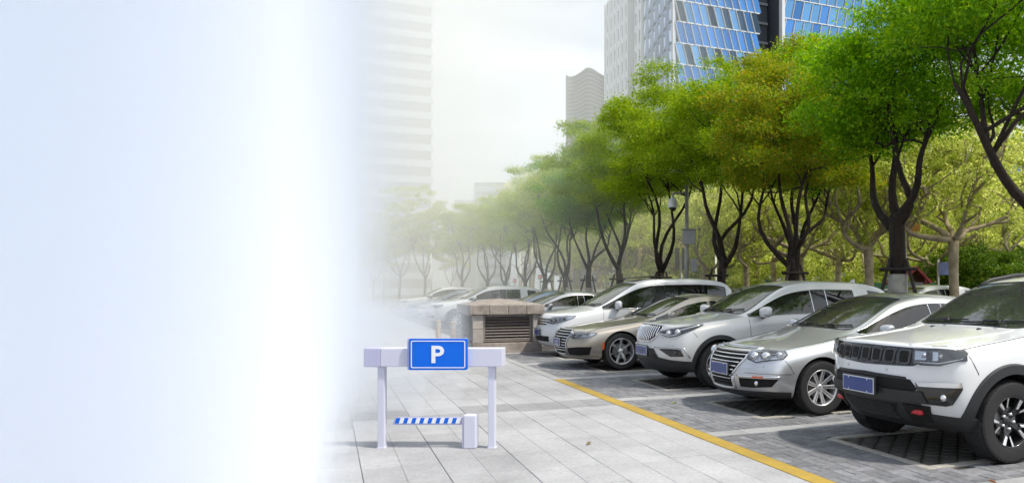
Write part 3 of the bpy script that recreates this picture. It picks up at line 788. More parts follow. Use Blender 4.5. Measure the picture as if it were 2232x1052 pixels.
    for y in (-.3, .3):
        p, nr = c.hit(1.1, y, 'top'); MB().ell(p, (.03, .02, .014), 10, 6).build('washer_jet', M['black'], c.root, smooth=True)
    c.interior('seat_pale'); c.mirror_pair(1.92, 1.14, M['p_white'], y=.97); c.wipers(); c.wheels('jeep'); c.handles((2.35, 3.2), .93, M['p_white'])
    return c

def lamp_cluster(c, q, rows, zc, bowls, back='lamp_in', lens_off=.028, rad=.055, dark=False):
    """headlamp following the bodywork: back shell, bowls, clear lens; q is an outline in wrap-round coordinates, near side"""
    for sg in (1, -1):
        w = [(a * sg, b) for a, b in q]
        base = c.patch('headlight', w, 'cyl', M['lamp_dark'], .005, .03)[0]
        cx = sum(p[0] for p in w) / len(w); cz = sum(p[1] for p in w) / len(w)
        c.patch('headlight_bowl', [(cx + (a - cx) * .93, cz + (b - cz) * .86) for a, b in w], 'cyl', M[back], .008, .02, parent=base)
        for a, z, r in bowls:
            p, nr = c.hit(a * sg, z, 'cyl')
            MB().ell(p + nr * .006, (r, r, r), 18, 12).build('projector_lens', M['lamp_dark' if not dark else 'lamp_in'], base, smooth=True)
            m = MB(); u = nr.orthogonal().normalized(); v = nr.cross(u)
            m.tube([p + nr * .016 + (u * math.cos(t) + v * math.sin(t)) * r * 1.12 for t in np.linspace(0, 2 * PI, 21)], .006, 5, False)
            m.build('bowl_ring', M['chrome'], base, smooth=True)
        c.patch('headlight_lens', [(cx + (a - cx) * .99, cz + (b - cz) * .98) for a, b in w], 'cyl', M['lamp_clear'], lens_off, .004, parent=base)

def silver_sedan():
    P = sedan_P(rim=.66)
    c = Car(P, 'parked_sedan', 'silver sedan with a chrome barred shield grille, nosed in beside the white seven slot SUV', 'car', M['p_silver'], (4.49, 8.50, 0))
    T = th
    g = c.patch('grille', [(-.44, .775), (.44, .775), (.40, .66), (.32, .53), (.26, .47), (-.26, .47), (-.32, .53), (-.40, .66)], 'front', M['void'], .004, .02)[0]
    for k in range(6):
        z = .745 - k * .045; w = .42 - max(0, k - 1) * .033
        c.line('grille_bar', [(-w, z), (w, z)], 'front', M['chrome'], .0095, .014, parent=g)
    c.line('grille_frame', [(-.26, .46), (-.33, .53), (-.41, .66), (-.45, .782), (0, .79), (.45, .782), (.41, .66), (.33, .53), (.26, .46)], 'front', M['chrome'], .014, .008, parent=g)
    sh = c.patch('lower_grille', [(-.26, .44), (.26, .44), (.24, .315), (-.24, .315)], 'front', M['void'], .005, .02)[0]
    for k in range(3): c.line('grille_bar', [(-.24, .415 - k * .04), (.24, .415 - k * .04)], 'front', M['chrome' if k == 0 else 'black'], .006, .012, parent=sh)
    c.line('grille_frame', [(-.28, .45), (-.265, .30), (0, .29), (.265, .30), (.28, .45)], 'front', M['p_silver'], .022, .004, parent=sh)
    lamp_cluster(c, [(T(.035, -.50), .66), (T(.05, -.58), .645), (T(.08, -.66), .62), (T(.16, -.75), .645), (T(.40, -.855), .675), (T(.46, -.865), .72), (T(.42, -.855), .765), (T(.15, -.72), .775), (T(.07, -.50), .76)], 0, 0,
                 [(T(.1, -.60), .70, .05), (T(.2, -.74), .70, .056), (T(.36, -.83), .72, .035)], dark=True)
    for sg in (1, -1):
        q = [(T(.02, -.40) * sg, .435), (T(.1, -.70) * sg, .44), (T(.34, -.85) * sg, .445), (T(.26, -.80) * sg, .35), (T(.06, -.60) * sg, .325), (T(.02, -.40) * sg, .325)]
        fo = c.patch('fog_lamp_housing', q, 'cyl', M['void'], .005, .02)[0]
        c.line('chrome_strip', [(T(.02, -.36) * sg, .455), (T(.1, -.70) * sg, .462), (T(.36, -.86) * sg, .47)], 'cyl', M['chrome'], .013, .004)
        c.patch('side_repeater', [(T(.07, -.62) * sg, .449), (T(.16, -.75) * sg, .452), (T(.16, -.75) * sg, .472), (T(.07, -.62) * sg, .469)], 'cyl', M['orange'], .018, .02)
        p, nr = c.hit(T(.1, -.66) * sg, .385, 'cyl')
        MB().ell(p + nr * .002, (.022, .036, .036), 18, 12).build('fog_lamp', M['chrome'], fo, smooth=True)
    c.patch('front_lip', [(T(.50, -.88), .285), (T(.2, -.80), .285), (T(0, 0), .265), (T(.2, .80), .285), (T(.50, .88), .285), (T(.5, .88), .20), (T(.2, .75), .20), (T(0, 0), .20), (T(.2, -.75), .20), (T(.5, -.88), .20)], 'cyl', M['black'], .008, .03)
    c.plate(0, .525)
    c.seams([([(.13, -.66), (.5, -.72), (1.0, -.765), (1.45, -.79)], 'top'), ([(.13, .66), (.5, .72), (1.0, .765), (1.45, .79)], 'top'), ([(1.5, .92), (1.5, .6), (1.42, .35)], 'side'),
             ([(2.8, .95), (2.82, .3)], 'side'), ([(.44, .66), (.50, .58), (.54, .50)], 'side'), ([(.20, -.80), (.02, -.5)], 'top') if False else ([(1.45, .50), (3.3, .50)], 'side'), ([(T(.06, -.48), .50), (T(.2, -.78), .50), (T(.5, -.88), .50)], 'cyl')])
    c.interior(); c.mirror_pair(1.80, 1.0, M['p_silver'], size=(.075, .105, .07)); c.wipers(); c.wheels('vw'); c.handles((2.5, 3.3), .80, M['chrome'])
    c.line('window_strip', [(1.5, .945), (3.6, .985)], 'side', M['chrome'], .007, .003, mirror=True)
    return c

def pearl_crossover():
    P = suv_P(rim=.66)
    c = Car(P, 'parked_crossover', 'pearl white crossover with an oval grille of upright bars, between the champagne and silver sedans', 'car', M['p_pearl'], (4.50, 11.12, 0))
    T = th
    out = [(-.40, .945), (0, .96), (.40, .945), (.43, .90), (.36, .76), (.24, .70), (0, .69), (-.24, .70), (-.36, .76), (-.43, .90)]
    g = c.patch('grille', out, 'front', M['void'], .004, .02)[0]
    for k in range(15):
        y = (k - 7) * .052; zt = .94 - abs(y) * .04; zb_ = .705 + max(0, abs(y) - .2) * .55
        c.line('grille_bar', [(y, zb_), (y, zt)], 'front', M['chrome'], .0105, .016, parent=g)
    c.line('grille_frame', out + [out[0]], 'front', M['chrome'], .015, .008, parent=g)
    lamp_cluster(c, [(T(.03, -.46), .83), (T(.05, -.60), .79), (T(.12, -.70), .775), (T(.22, -.79), .80), (T(.5, -.88), .90), (T(.66, -.9), .965), (T(.60, -.9), .975), (T(.3, -.83), .935), (T(.1, -.66), .90), (T(.04, -.46), .85)], 0, 0,
                 [(T(.12, -.66), .835, .042), (T(.24, -.78), .855, .045)], back='lamp_dark', dark=True)
    for sg in (1, -1):
        c.line('daylight_strip', [(T(.04, -.48) * sg, .828), (T(.12, -.68) * sg, .79), (T(.22, -.78) * sg, .815), (T(.24, -.80) * sg, .87), (T(.6, -.9) * sg, .955)], 'cyl', M['lamp_in'], .012, .018)
        q = [(T(.03, -.50) * sg, .60), (T(.12, -.72) * sg, .61), (T(.28, -.83) * sg, .60), (T(.33, -.85) * sg, .50), (T(.12, -.72) * sg, .49)]
        fo = c.patch('fog_lamp_housing', q, 'cyl', M['gloss_black'], .006, .02)[0]
        c.line('chrome_strip', [(T(.02, -.40) * sg, .625), (T(.12, -.72) * sg, .64), (T(.34, -.85) * sg, .625), (T(.42, -.88) * sg, .48)], 'cyl', M['chrome'], .012, .006, parent=fo)
        p, nr = c.hit(T(.2, -.78) * sg, .55, 'cyl')
        MB().ell(p + nr * .002, (.02, .036, .036), 18, 12).build('fog_lamp', M['lamp_dark'], fo, smooth=True)
    low = [(T(.5, -.9), .42), (T(.12, -.72), .44), (T(.03, -.48), .47), (T(.0, -.38), .60), (T(0, .38), .60), (T(.03, .48), .47), (T(.12, .72), .44), (T(.5, .9), .42), (T(.5, .9), .26), (T(.15, .7), .255), (T(0, 0), .255), (T(.15, -.7), .255), (T(.5, -.9), .26)]
    lb = c.patch('lower_bumper', low, 'cyl', M['black'], .01, .03)[0]
    for k in range(4): c.line('intake_bar', [(-.36 - .02 * k, .55 - k * .03), (.36 + .02 * k, .55 - k * .03)], 'front', M['gloss_black'], .007, .016, parent=lb)
    c.plate(0, .555)
    c.arch_trim(M['black'], .06, .012)
    for sg in (1, -1): MB().cbox((1.36, sg * .885 - .05, .25), (3.24, sg * .885 + .05, .38), .02).build('sill_cladding', M['black'], c.root)
    c.seams([([(.13, -.66), (.5, -.75), (1.0, -.79), (1.38, -.81)], 'top'), ([(.13, .66), (.5, .75), (1.0, .79), (1.38, .81)], 'top'), ([(1.44, 1.05), (1.46, .6), (1.38, .4)], 'side'), ([(2.75, 1.08), (2.77, .4)], 'side'), ([(.50, .86), (.56, .78)], 'side')])
    MB().prism([(0, 0), (.16, 0), (.15, .07), (.11, .08)], .016, lambda a, b, q: (3.95 + a, q - .008, 1.60 + b)).build('roof_fin', M['p_pearl'], c.root)
    c.interior('seat_pale'); c.mirror_pair(1.66, 1.15, M['p_pearl'], size=(.09, .125, .085)); c.wipers(); c.wheels('gen'); c.handles((2.45, 3.3), .92, M['chrome'])
    return c

def champagne_sedan():
    P = sedan_P(L=4.97, hw=.945, fx=1.0, rx=3.91, R=.345, yrs=.60, arch=1.10, rim=.70, tw=.25,
        front=[(.13, .30, .70, .21), (.05, .33, .82, .30), (.0, .34, .86, .44), (.01, .34, .87, .57), (.06, .33, .85, .66), (.15, .28, .74, .725)],
        st=[(.6, .905, .19, .69, .77, .87, .80, 0, 'h'), (.9, .93, .18, .735, .81, .885, .845, 0, 'h'), (1.25, .945, .18, .78, .86, .895, .90, 0, 'h'),
            (1.72, .945, .18, .83, .915, .93, .975, 0, 'w'), (2.15, .945, .18, .845, .925, .94, 1.19, .5, 'w'), (2.55, .945, .18, .855, .935, .945, 1.365, 1, 'w'),
            (2.95, .945, .18, .86, .94, .945, 1.415, 1, 'r'), (3.02, .945, .18, .86, .942, .945, 1.416, 1, 'r'), (3.6, .94, .19, .87, .955, .945, 1.37, 1, 'r'),
            (3.85, .935, .2, .88, .965, .94, 1.315, 1, 'b'), (4.25, .92, .22, .89, .975, .93, 1.17, .5, 'b'), (4.6, .90, .24, .89, .975, .92, 1.02, 0, 'b'), (4.78, .88, .26, .88, .96, .90, .985, 0, 'h')],
        rear=[(4.86, .20, .68, .28), (4.94, .22, .76, .38), (4.97, .23, .79, .54), (4.96, .23, .79, .70), (4.95, .22, .77, .84), (4.92, .2, .74, .94)])
    c = Car(P, 'parked_sedan', 'champagne low coupe sedan with bright seven spoke wheels, beside the white van', 'car', M['p_champ'], (4.04, 14.32, 0))
    T = th
    out = [(-.40, .735), (.40, .735), (.46, .66), (.38, .36), (.30, .285), (-.30, .285), (-.38, .36), (-.46, .66)]
    g = c.patch('grille', out, 'front', M['void'], .004, .02)[0]
    for k in range(8):
        z = .695 - k * .048
        w = .42 - max(0, .60 - z) * .30
        c.line('grille_bar', [(-w, z), (w, z)], 'front', M['chrome'], .0085, .014, parent=g)
    c.line('grille_frame', out + [out[0]], 'front', M['chrome'], .012, .01, parent=g)
    lamp_cluster(c, [(T(.02, -.52), .61), (T(.06, -.64), .575), (T(.16, -.76), .585), (T(.40, -.87), .62), (T(.52, -.9), .675), (T(.48, -.895), .695), (T(.2, -.77), .70), (T(.07, -.52), .695)], 0, 0,
                 [(T(.1, -.66), .645, .036), (T(.2, -.78), .65, .036), (T(.34, -.845), .66, .03)])
    for sg in (1, -1):
        q = [(T(.02, -.46) * sg, .40), (T(.12, -.74) * sg, .43), (T(.42, -.88) * sg, .44), (T(.36, -.86) * sg, .29), (T(.08, -.66) * sg, .27), (T(.03, -.44) * sg, .28)]
        c.patch('air_intake', q, 'cyl', M['void'], .005, .02)
        c.patch('side_marker', [(.62, .38), (.66, .39), (.66, .52), (.63, .51)], 'side', M['orange'], .006, .02) if sg > 0 else None
    c.patch('front_lip', [(T(.55, -.91), .225), (T(.2, -.80), .235), (T(0, 0), .235), (T(.2, .80), .235), (T(.55, .91), .225), (T(.5, .88), .19), (T(0, 0), .195), (T(.5, -.88), .19)], 'cyl', M['p_champ'], .02, .04)
    c.plate(0, .50)
    c.seams([([(.15, -.70), (.55, -.765), (1.1, -.81), (1.66, -.84)], 'top'), ([(.15, .70), (.55, .765), (1.1, .81), (1.66, .84)], 'top'), ([(1.72, .9), (1.72, .55), (1.6, .3)], 'side'), ([(2.97, .92), (3.0, .3)], 'side')])
    c.line('window_strip', [(1.72, .915), (3.7, .955)], 'side', M['chrome'], .007, .003, mirror=True)
    c.interior(); c.mirror_pair(1.98, 1.0, M['p_champ'], size=(.08, .11, .07)); c.wipers(); c.wheels('audi'); c.handles((2.65, 3.45), .78, M['p_champ'])
    return c

def white_van():
    P = suv_P(L=4.85, hw=.915, cant=.04, glass={(3, 6): 2, (7, 9): 3, (9, 10): 4}, blackpillar=[(6, 7)], fx=.95, rx=3.80, R=.33, yrs=.70, arch=1.10, rim=.66, privacy=True, trim='black', crown0=.02,
        front=[(.14, .30, .72, .22), (.05, .34, .80, .32), (.0, .36, .84, .48), (.03, .36, .85, .66), (.10, .34, .83, .82), (.20, .30, .74, .93)],
        st=[(.6, .89, .21, .87, .965, .88, 1.0, 0, 'h'), (.85, .91, .20, .91, 1.0, .89, 1.04, 0, 'h'), (1.05, .915, .20, .94, 1.03, .90, 1.075, 0, 'h'),
            (1.25, .915, .20, .95, 1.05, .93, 1.11, 0, 'w'), (1.75, .915, .20, .96, 1.06, .94, 1.43, .5, 'w'), (2.18, .915, .20, .97, 1.065, .945, 1.68, 1, 'w'),
            (2.60, .915, .20, .975, 1.07, .945, 1.755, 1, 'r'), (2.70, .915, .20, .975, 1.07, .945, 1.76, 1, 'r'), (3.62, .915, .21, .98, 1.08, .945, 1.775, 1, 'r'), (3.74, .915, .21, .98, 1.085, .945, 1.775, 1, 'r'),
            (4.56, .905, .24, .99, 1.10, .935, 1.735, 1, 'b'), (4.66, .895, .26, .99, 1.10, .925, 1.45, .5, 'b'), (4.74, .88, .28, .99, 1.09, .92, 1.18, 0, 'b')],
        rear=[(4.76, .18, .72, .32), (4.82, .2, .79, .42), (4.85, .2, .81, .62), (4.845, .2, .81, .80), (4.83, .2, .80, .96), (4.80, .18, .78, 1.07)])
    c = Car(P, 'parked_van', 'tall white people carrier with dark tinted windows, parked next to the stone vent', 'van', M['p_white'], (4.36, 17.1, 0))
    T = th
    g = c.patch('grille', [(-.50, .86), (.50, .86), (.44, .74), (.36, .70), (-.36, .70), (-.44, .74)], 'front', M['gloss_black'], .004, .02)[0]
    for k in range(3): c.line('grille_bar', [(-.49 + k * .035, .84 - k * .05), (.49 - k * .035, .84 - k * .05)], 'front', M['chrome'], .012, .014, parent=g)
    lamp_cluster(c, [(T(.06, -.52), .74), (T(.1, -.70), .73), (T(.3, -.83), .78), (T(.62, -.9), .88), (T(.66, -.9), .915), (T(.3, -.80), .90), (T(.1, -.52), .875)], 0, 0,
                 [(T(.12, -.60), .80, .04), (T(.2, -.73), .81, .045), (T(.38, -.84), .84, .04)])
    lo = c.patch('lower_grille', [(-.52, .46), (.52, .46), (.48, .34), (-.48, .34)], 'front', M['void'], .004, .02)[0]
    for k in range(3): c.line('intake_bar', [(-.5, .43 - k * .035), (.5, .43 - k * .035)], 'front', M['black'], .008, .012, parent=lo)
    c.line('chrome_strip', [(T(.3, -.85), .30), (T(.04, -.5), .285), (T(.04, .5), .285), (T(.3, .85), .30)], 'cyl', M['chrome'], .009, .004)
    c.plate(0, .53)
    c.seams([([(.2, -.68), (.6, -.76), (1.2, -.82)], 'top'), ([(.2, .68), (.6, .76), (1.2, .82)], 'top'), ([(1.3, 1.03), (1.3, .6), (1.24, .35)], 'side'), ([(2.64, 1.05), (2.66, .35)], 'side'), ([(2.7, .72), (4.5, .74)], 'side')])
    m = MB().cbox((2.25, -.42, 1.755), (2.95, .42, 1.78), .012); o = m.build('sunroof', M['gloss_black'], c.root); 
    o.data.transform(Matrix.Translation((2.25, 0, 1.76)) @ Matrix.Rotation(R(-4), 4, 'Y') @ Matrix.Translation((-2.25, 0, -1.76)))
    c.line('chrome_strip', [(1.3, 1.055), (4.5, 1.10)], 'side', M['chrome'], .008, .003, mirror=True)
    c.interior(); c.mirror_pair(1.62, 1.14, M['p_white'], size=(.08, .125, .10)); c.wipers(); c.wheels('gen'); c.handles((2.4, 3.0), .92, M['chrome'])
    return c

def plain_front(c, z0, z1, zl):
    """simple face for the cars far down the row: grille, lamps, intake, plate"""
    T = th
    g = c.patch('grille', [(-.36, z1), (.36, z1), (.30, z0), (-.30, z0)], 'front', M['gloss_black'], .004, .02, res=.07)[0]
    for k in range(3): c.line('grille_bar', [(-.32, lerp(z0, z1, .25 + .25 * k)), (.32, lerp(z0, z1, .25 + .25 * k))], 'front', M['chrome'], .009, .012, parent=g, res=.1)
    lamp_cluster(c, [(T(.02, -.46), z1 - .07), (T(.14, -.74), z1 - .10), (T(.44, -.87), z1 - .03), (T(.46, -.87), z1 + .01), (T(.15, -.72), z1 + .01), (T(.05, -.46), z1)], 0, 0, [(T(.12, -.68), z1 - .045, .036)])
    c.patch('air_intake', [(-.6, zl + .1), (.6, zl + .1), (.5, zl), (-.5, zl)], 'front', M['void'], .005, .02, res=.08)
    c.plate(0, zl + .16)

def far_cars():
    sp = sedan_P()
    a = Car(sp, 'parked_sedan', 'silver white sedan with dark side windows, just past the stone vent', 'car', M['p_silver'], (4.45, 23.75, 0), 2)
    plain_front(a, .58, .70, .30); a.interior(); a.mirror_pair(1.80, 1.0, M['p_silver'], size=(.075, .105, .07)); a.wheels('gen'); a.handles((2.5, 3.3), .8, M['chrome'])
    b = Car(suv_P(L=4.55), 'parked_crossover', 'white crossover facing the walk, its front wheel showing left of the stone vent', 'car', M['p_white'], (3.62, 31.3, 0), 2)
    plain_front(b, .74, .88, .38); b.interior(); b.mirror_pair(1.66, 1.15, M['p_white'], size=(.09, .125, .085)); b.wheels('gen'); b.handles((2.45, 3.3), .92, M['chrome'])
    def again(src, loc, mat, label, cat='car'):
        r = copy_tree(src.root); r.location = loc; r['label'] = label
        for ch in r.children:
            if ch.name.split('.')[0] in ('body', 'mirror'):
                ch.data = ch.data.copy()
                for i, m in enumerate(ch.data.materials):
                    if m == src.paint: ch.data.materials[i] = mat
        return r
    again(a, (4.55, 26.6, 0), M['p_blue'], 'blue grey sedan parked behind the silver white sedan by the stone vent')
    again(a, (3.9, 34.3, 0), M['p_champ'], 'pale gold sedan parked next beyond the white crossover left of the vent')
    again(a, (3.8, 37.1, 0), M['p_silver'], 'dull silver sedan in the haze, third from the far end of the row')
    again(a, (3.6, 40.0, 0), M['p_blue'], 'bluish sedan in the haze, second from the far end of the row')
    again(b, (3.4, 43.0, 0), M['p_white'], 'hazy white crossover at the far end of the row')
    again(b, (15.2, 19.6, 0), M['p_white'], 'white roofed car parked behind the trees, its roof showing above the pearl crossover')
    again(a, (15.0, 23.2, 0), M['p_champ'], 'pale car behind the trees, glimpsed over the van roof')
# ================================================================ ground
def struct(o): o['kind'] = 'structure'; return o

def tile_mesh(name, a, b, h, mats, c=.006):
    """one slab or brick: top with chamfered arris, centred, top at z = 0"""
    x, y = a / 2, b / 2
    v = [(-x + c, -y + c, 0), (x - c, -y + c, 0), (x - c, y - c, 0), (-x + c, y - c, 0), (-x, -y, -c), (x, -y, -c), (x, y, -c), (-x, y, -c), (-x, -y, -h), (x, -y, -h), (x, y, -h), (-x, y, -h)]
    f = [(0, 1, 2, 3)] + [(4 + k, 4 + (k + 1) % 4, (k + 1) % 4, k) for k in range(4)] + [(8 + k, 8 + (k + 1) % 4, 4 + (k + 1) % 4, 4 + k) for k in range(4)]
    return meshdata(name, v, f, mats)

def merge_tiles(me_list, name, mat, parent):
    """[(mesh, x, y, z, rz)] joined into one mesh"""
    V = []; F = []; n = 0
    for me, x, y, z, rz in me_list:
        c, s = math.cos(rz), math.sin(rz)
        for v in me.vertices: V.append((x + c * v.co.x - s * v.co.y, y + s * v.co.x + c * v.co.y, z + v.co.z))
        for p in me.polygons: F.append(tuple(i + n for i in p.vertices))
        n += len(me.vertices)
    o = ob(name, V, F, mat, parent); o['kind'] = 'stuff'; return o

def view(x, y, z=0):
    """photo pixel of a world point"""
    X = .9155 * x - .402 * y; Z = .402 * x + .9155 * y
    if Z < .3: return None
    return 1446 + 1670 * X / Z, 630 - 1670 * (z - 1.5) / Z, Z

def build_ground():
    struct(ob('ground', [(-3000, -3000, -.06), (3000, -3000, -.06), (3000, 3000, -.06), (-3000, 3000, -.06)], [(0, 1, 2, 3)], M['asphalt']))
    walk = struct(ob('walkway', [(-40, -6, -.014), (3.62, -6, -.014), (3.62, 75, -.014), (-40, 75, -.014)], [(0, 1, 2, 3)], M['joint']))
    bay = struct(ob('parking_bay_paving', [(3.62, -6, -.016), (10.2, -6, -.016), (10.2, 75, -.016), (3.62, 75, -.016)], [(0, 1, 2, 3)], M['joint']))
    # granite slabs, two abreast in strips parted by wider joints
    slabs = []
    W, D = .318, .63
    for s_ in range(-58, 5):
        off = rnd.random() * D if s_ % 2 else .1 + rnd.random() * .2
        x0 = 3.445 - .637 * (5 - s_)
        if x0 < -33: continue
        for k in range(-6, 112):
            for q in range(2):
                x = x0 + .003 + .1585 + .3165 * q; y = k * D + off
                slabs.append((x, y))
    ra, rb = random.Random(3), random.Random(4)
    me = tile_mesh('slab', .3150, D - .010, .013, M['slab'], .003); me2 = tile_mesh('slab', .3150, D - .010, .013, M['slab_dark'], .003)
    vis = []; rest = []
    for x, y in slabs:
        z = ra.uniform(-.0012, .0012)
        p = view(x, y)
        band = 9.1 < y < 9.75 or 17.6 < y < 18.25
        if p and 560 < p[0] < 2100 and p[1] < 1075 and y < 16: vis.append((p[2], x, y, z, band))
        elif y < 40 and x > -9: rest.append((me, x, y, z, 0))
    vis.sort()
    for Z, x, y, z, band in vis[:300]: shared('slab', me2 if band else me, (x, y, z), walk)
    rest += [(me, x, y, z, 0) for Z, x, y, z, b in vis[300:]]
    merge_tiles(rest, 'slab_field', M['slab_far'], walk)
    far = ob('far_paving', [(-40, 40, -.004), (3.45, 40, -.004), (3.45, 75, -.004), (-40, 75, -.004)], [(0, 1, 2, 3)], M['slab_far'], walk)
    ob('near_paving', [(-40, -6, -.006), (-9.1, -6, -.006), (-9.1, 40, -.006), (-40, 40, -.006)], [(0, 1, 2, 3)], M['slab_far'], walk)
    for nm, ya, yb, mt in (('yellow_line', -6, 12.4, 'yellow'), ('edge_strip', 12.41, 70, 'stripe')):
        struct(ob(nm, [(3.45, ya, .003), (3.618, ya, .003), (3.618, yb, .003), (3.45, yb, .003), (3.45, ya, -.01), (3.618, ya, -.01), (3.618, yb, -.01), (3.45, yb, -.01)], [(0, 1, 2, 3), (0, 4, 5, 1), (1, 5, 6, 2), (2, 6, 7, 3), (3, 7, 4, 0)], M[mt]))
    # pale divider strips between bays, one slab every half metre
    dm = tile_mesh('divider_slab', .396, .23, .013, M['stripe'], .003)
    div = [4.35 + 2.72 * k for k in range(-2, 18)]
    for k, y in enumerate(div):
        for i in range(16):
            x = 3.83 + .4 * i
            o = shared('divider_slab', dm, (x, y, rb.uniform(-.001, .001)), bay) if y < 26 else None
        if y >= 26: ob('divider_strip', [(3.63, y - .115, 0), (10, y - .115, 0), (10, y + .115, 0), (3.63, y + .115, 0)], [(0, 1, 2, 3)], M['stripe'], bay)
    # grass-paver mats with stone edging under each car
    mats = []
    em = tile_mesh('edging_stone', .2, .095, .016, M['kerbstone'], .004)
    for k in range(-1, 8):
        y0, y1, x0, x1 = 5.07 + 2.72 * k, 6.36 + 2.72 * k, 4.70, 8.9
        mats.append((x0 - .1, x1 + .1, y0 - .1, y1 + .1))
        if k > 4: continue
        pts = [(x0 - .05, y0 - .1 + .205 * i + .1, PI / 2) for i in range(7)] + [(x0 + .1 + .205 * i, y0 - .05, 0) for i in range(20)] + [(x0 + .1 + .205 * i, y1 + .05, 0) for i in range(20)]
        if k < 2:
            for x, y, r in pts: shared('edging_stone', em, (x, y, rb.uniform(0, .003)), bay, r)
        else: merge_tiles([(em, x, y, .001, r) for x, y, r in pts], 'edging_stones', M['kerbstone'], bay)
        # lattice of octagonal blocks round open cells
        g = MB(); s_ = .105
        for i in range(int((x1 - x0) / s_)):
            for j in range(int((y1 - y0) / s_)):
                if (i + j) % 2: continue
                cx, cy = x0 + (i + .5) * s_, y0 + (j + .5) * s_
                o8 = [(cx + a * s_, cy + b * s_) for a, b in ((-.62, -.2), (-.2, -.62), (.2, -.62), (.62, -.2), (.62, .2), (.2, .62), (-.2, .62), (-.62, .2))]
                g.add([(a, b, -.006) for a, b in o8] + [(cx + (a - cx) * 1.05, cy + (b - cy) * 1.05, -.016) for a, b in o8], [tuple(range(8))] + [(8 + q, 8 + (q + 1) % 8, (q + 1) % 8, q) for q in range(8)])
        o = g.build('grass_paver_lattice', M['grate'], bay, fix=False); o['kind'] = 'stuff'
        ob('soil_bed', [(x0 - .02, y0 - .02, -.0145), (x1, y0 - .02, -.0145), (x1, y1 + .02, -.0145), (x0 - .02, y1 + .02, -.0145)], [(0, 1, 2, 3)], M['soil'], bay)
    # basket-weave bricks
    bmh = tile_mesh('brick', .194, .094, .018, M['brick'], .004)
    br = []; rest = []
    u = .2
    for y0 in [d_ for d_ in div if d_ < 23]:
        for i in range(32):
            for j in range(13):
                cx, cy = 3.63 + u * (i + .5), y0 + .115 + u * (j + .5)
                for q in (-.05, .05):
                    if j == 12:
                        x, y, r = cx + q * 2 - .05 * (q > 0) + .05 * (q < 0), y0 + .115 + 2.4 + .045, 0
                        if q > 0: continue
                    elif (i + j) % 2: x, y, r = cx, cy + q, 0
                    else: x, y, r = cx + q, cy, PI / 2
                    if any(a - .02 < x < b + .02 and c - .02 < y < d + .02 for a, b, c, d in mats): continue
                    z = rb.uniform(-.004, .0)
                    p = view(x, y)
                    hidden = x > 5.2 and not (x < 6.5 and y < 5)
                    if p and 0 < p[0] < 2232 and 600 < p[1] < 1052 and not hidden: br.append((p[2], x, y, z, r))
                    else: rest.append((bmh, x, y, z, r))
    br.sort()
    for Z, x, y, z, r in br[:300]: shared('brick', bmh, (x, y, z), bay, r + rb.uniform(-.012, .012))
    merge_tiles(rest + [(bmh, x, y, z, r) for Z, x, y, z, r in br[300:]], 'brick_field', M['brick_far'], bay)
    # planting strip for the row of trees, kerb, street beyond
    kb = struct(ob('verge', [(10.3, -8, .02), (13.2, -8, .02), (13.2, 90, .02), (10.3, 90, .02)], [(0, 1, 2, 3)], M['soil']))
    km = MB()
    for k in range(98): km.cbox((10.2, -8 + k, -.05), (10.32, -7.012 + k, .10), .012)
    o = km.build('kerb', M['stone_pale'], None); o['kind'] = 'structure'
    struct(ob('park_lawn', [(24, -20, -.02), (160, -20, -.02), (160, 260, -.02), (24, 260, -.02)], [(0, 1, 2, 3)], M['lawn']))
    # fallen leaves
    lm = [ob('x', [], [], M['wood_post'])]; bpy.data.objects.remove(lm[0])
    def leaf(x, y, a, mat, label, s=.05):
        n = 6; v = []; 
        for i in range(n + 1):
            t = i / n; w = s * .42 * math.sin(PI * min(t * 1.02, 1)) ** .8
            for q in (-1, 0, 1): v.append((s * (t - .5) * 2, q * w, .004 + .018 * abs(q) * math.sin(PI * t) + .012 * t * t))
        f = [(i * 3 + q, i * 3 + 3 + q, i * 3 + 4 + q, i * 3 + 1 + q) for i in range(n) for q in range(2)]
        m = MB().add(v, f); m.tube([(-s * 1.5, 0, .006), (-s, 0, .006)], .0018, 5)
        o = m.build('fallen_leaf', mat, None, fix=False); o.location = (x, y, .001); o.rotation_euler = (0, 0, a)
        tag(o, label, 'leaf', 'fallen leaves on the paving')
    dry = pm('dry_leaf', (.16, .13, .06), .8, vary=.3, scale=30); rust = pm('rust_leaf', (.30, .13, .05), .8, vary=.3, scale=30)
    leaf(2.325, 7.08, .8, dry, 'small curled olive leaf lying alone on the pale slabs left of the yellow line')
    leaf(4.72, 4.41, 2.2, rust, 'brown leaf on the bricks in front of the near wheel of the white SUV', .035)
    leaf(4.18, 9.15, .3, pm('green_leaf', (.2, .24, .05), .7), 'yellowish leaf on the bricks in front of the silver sedan', .04)
    leaf(.02, 11.9, 1.2, rust, 'tiny brown leaf on the slabs behind the parking gate', .035)

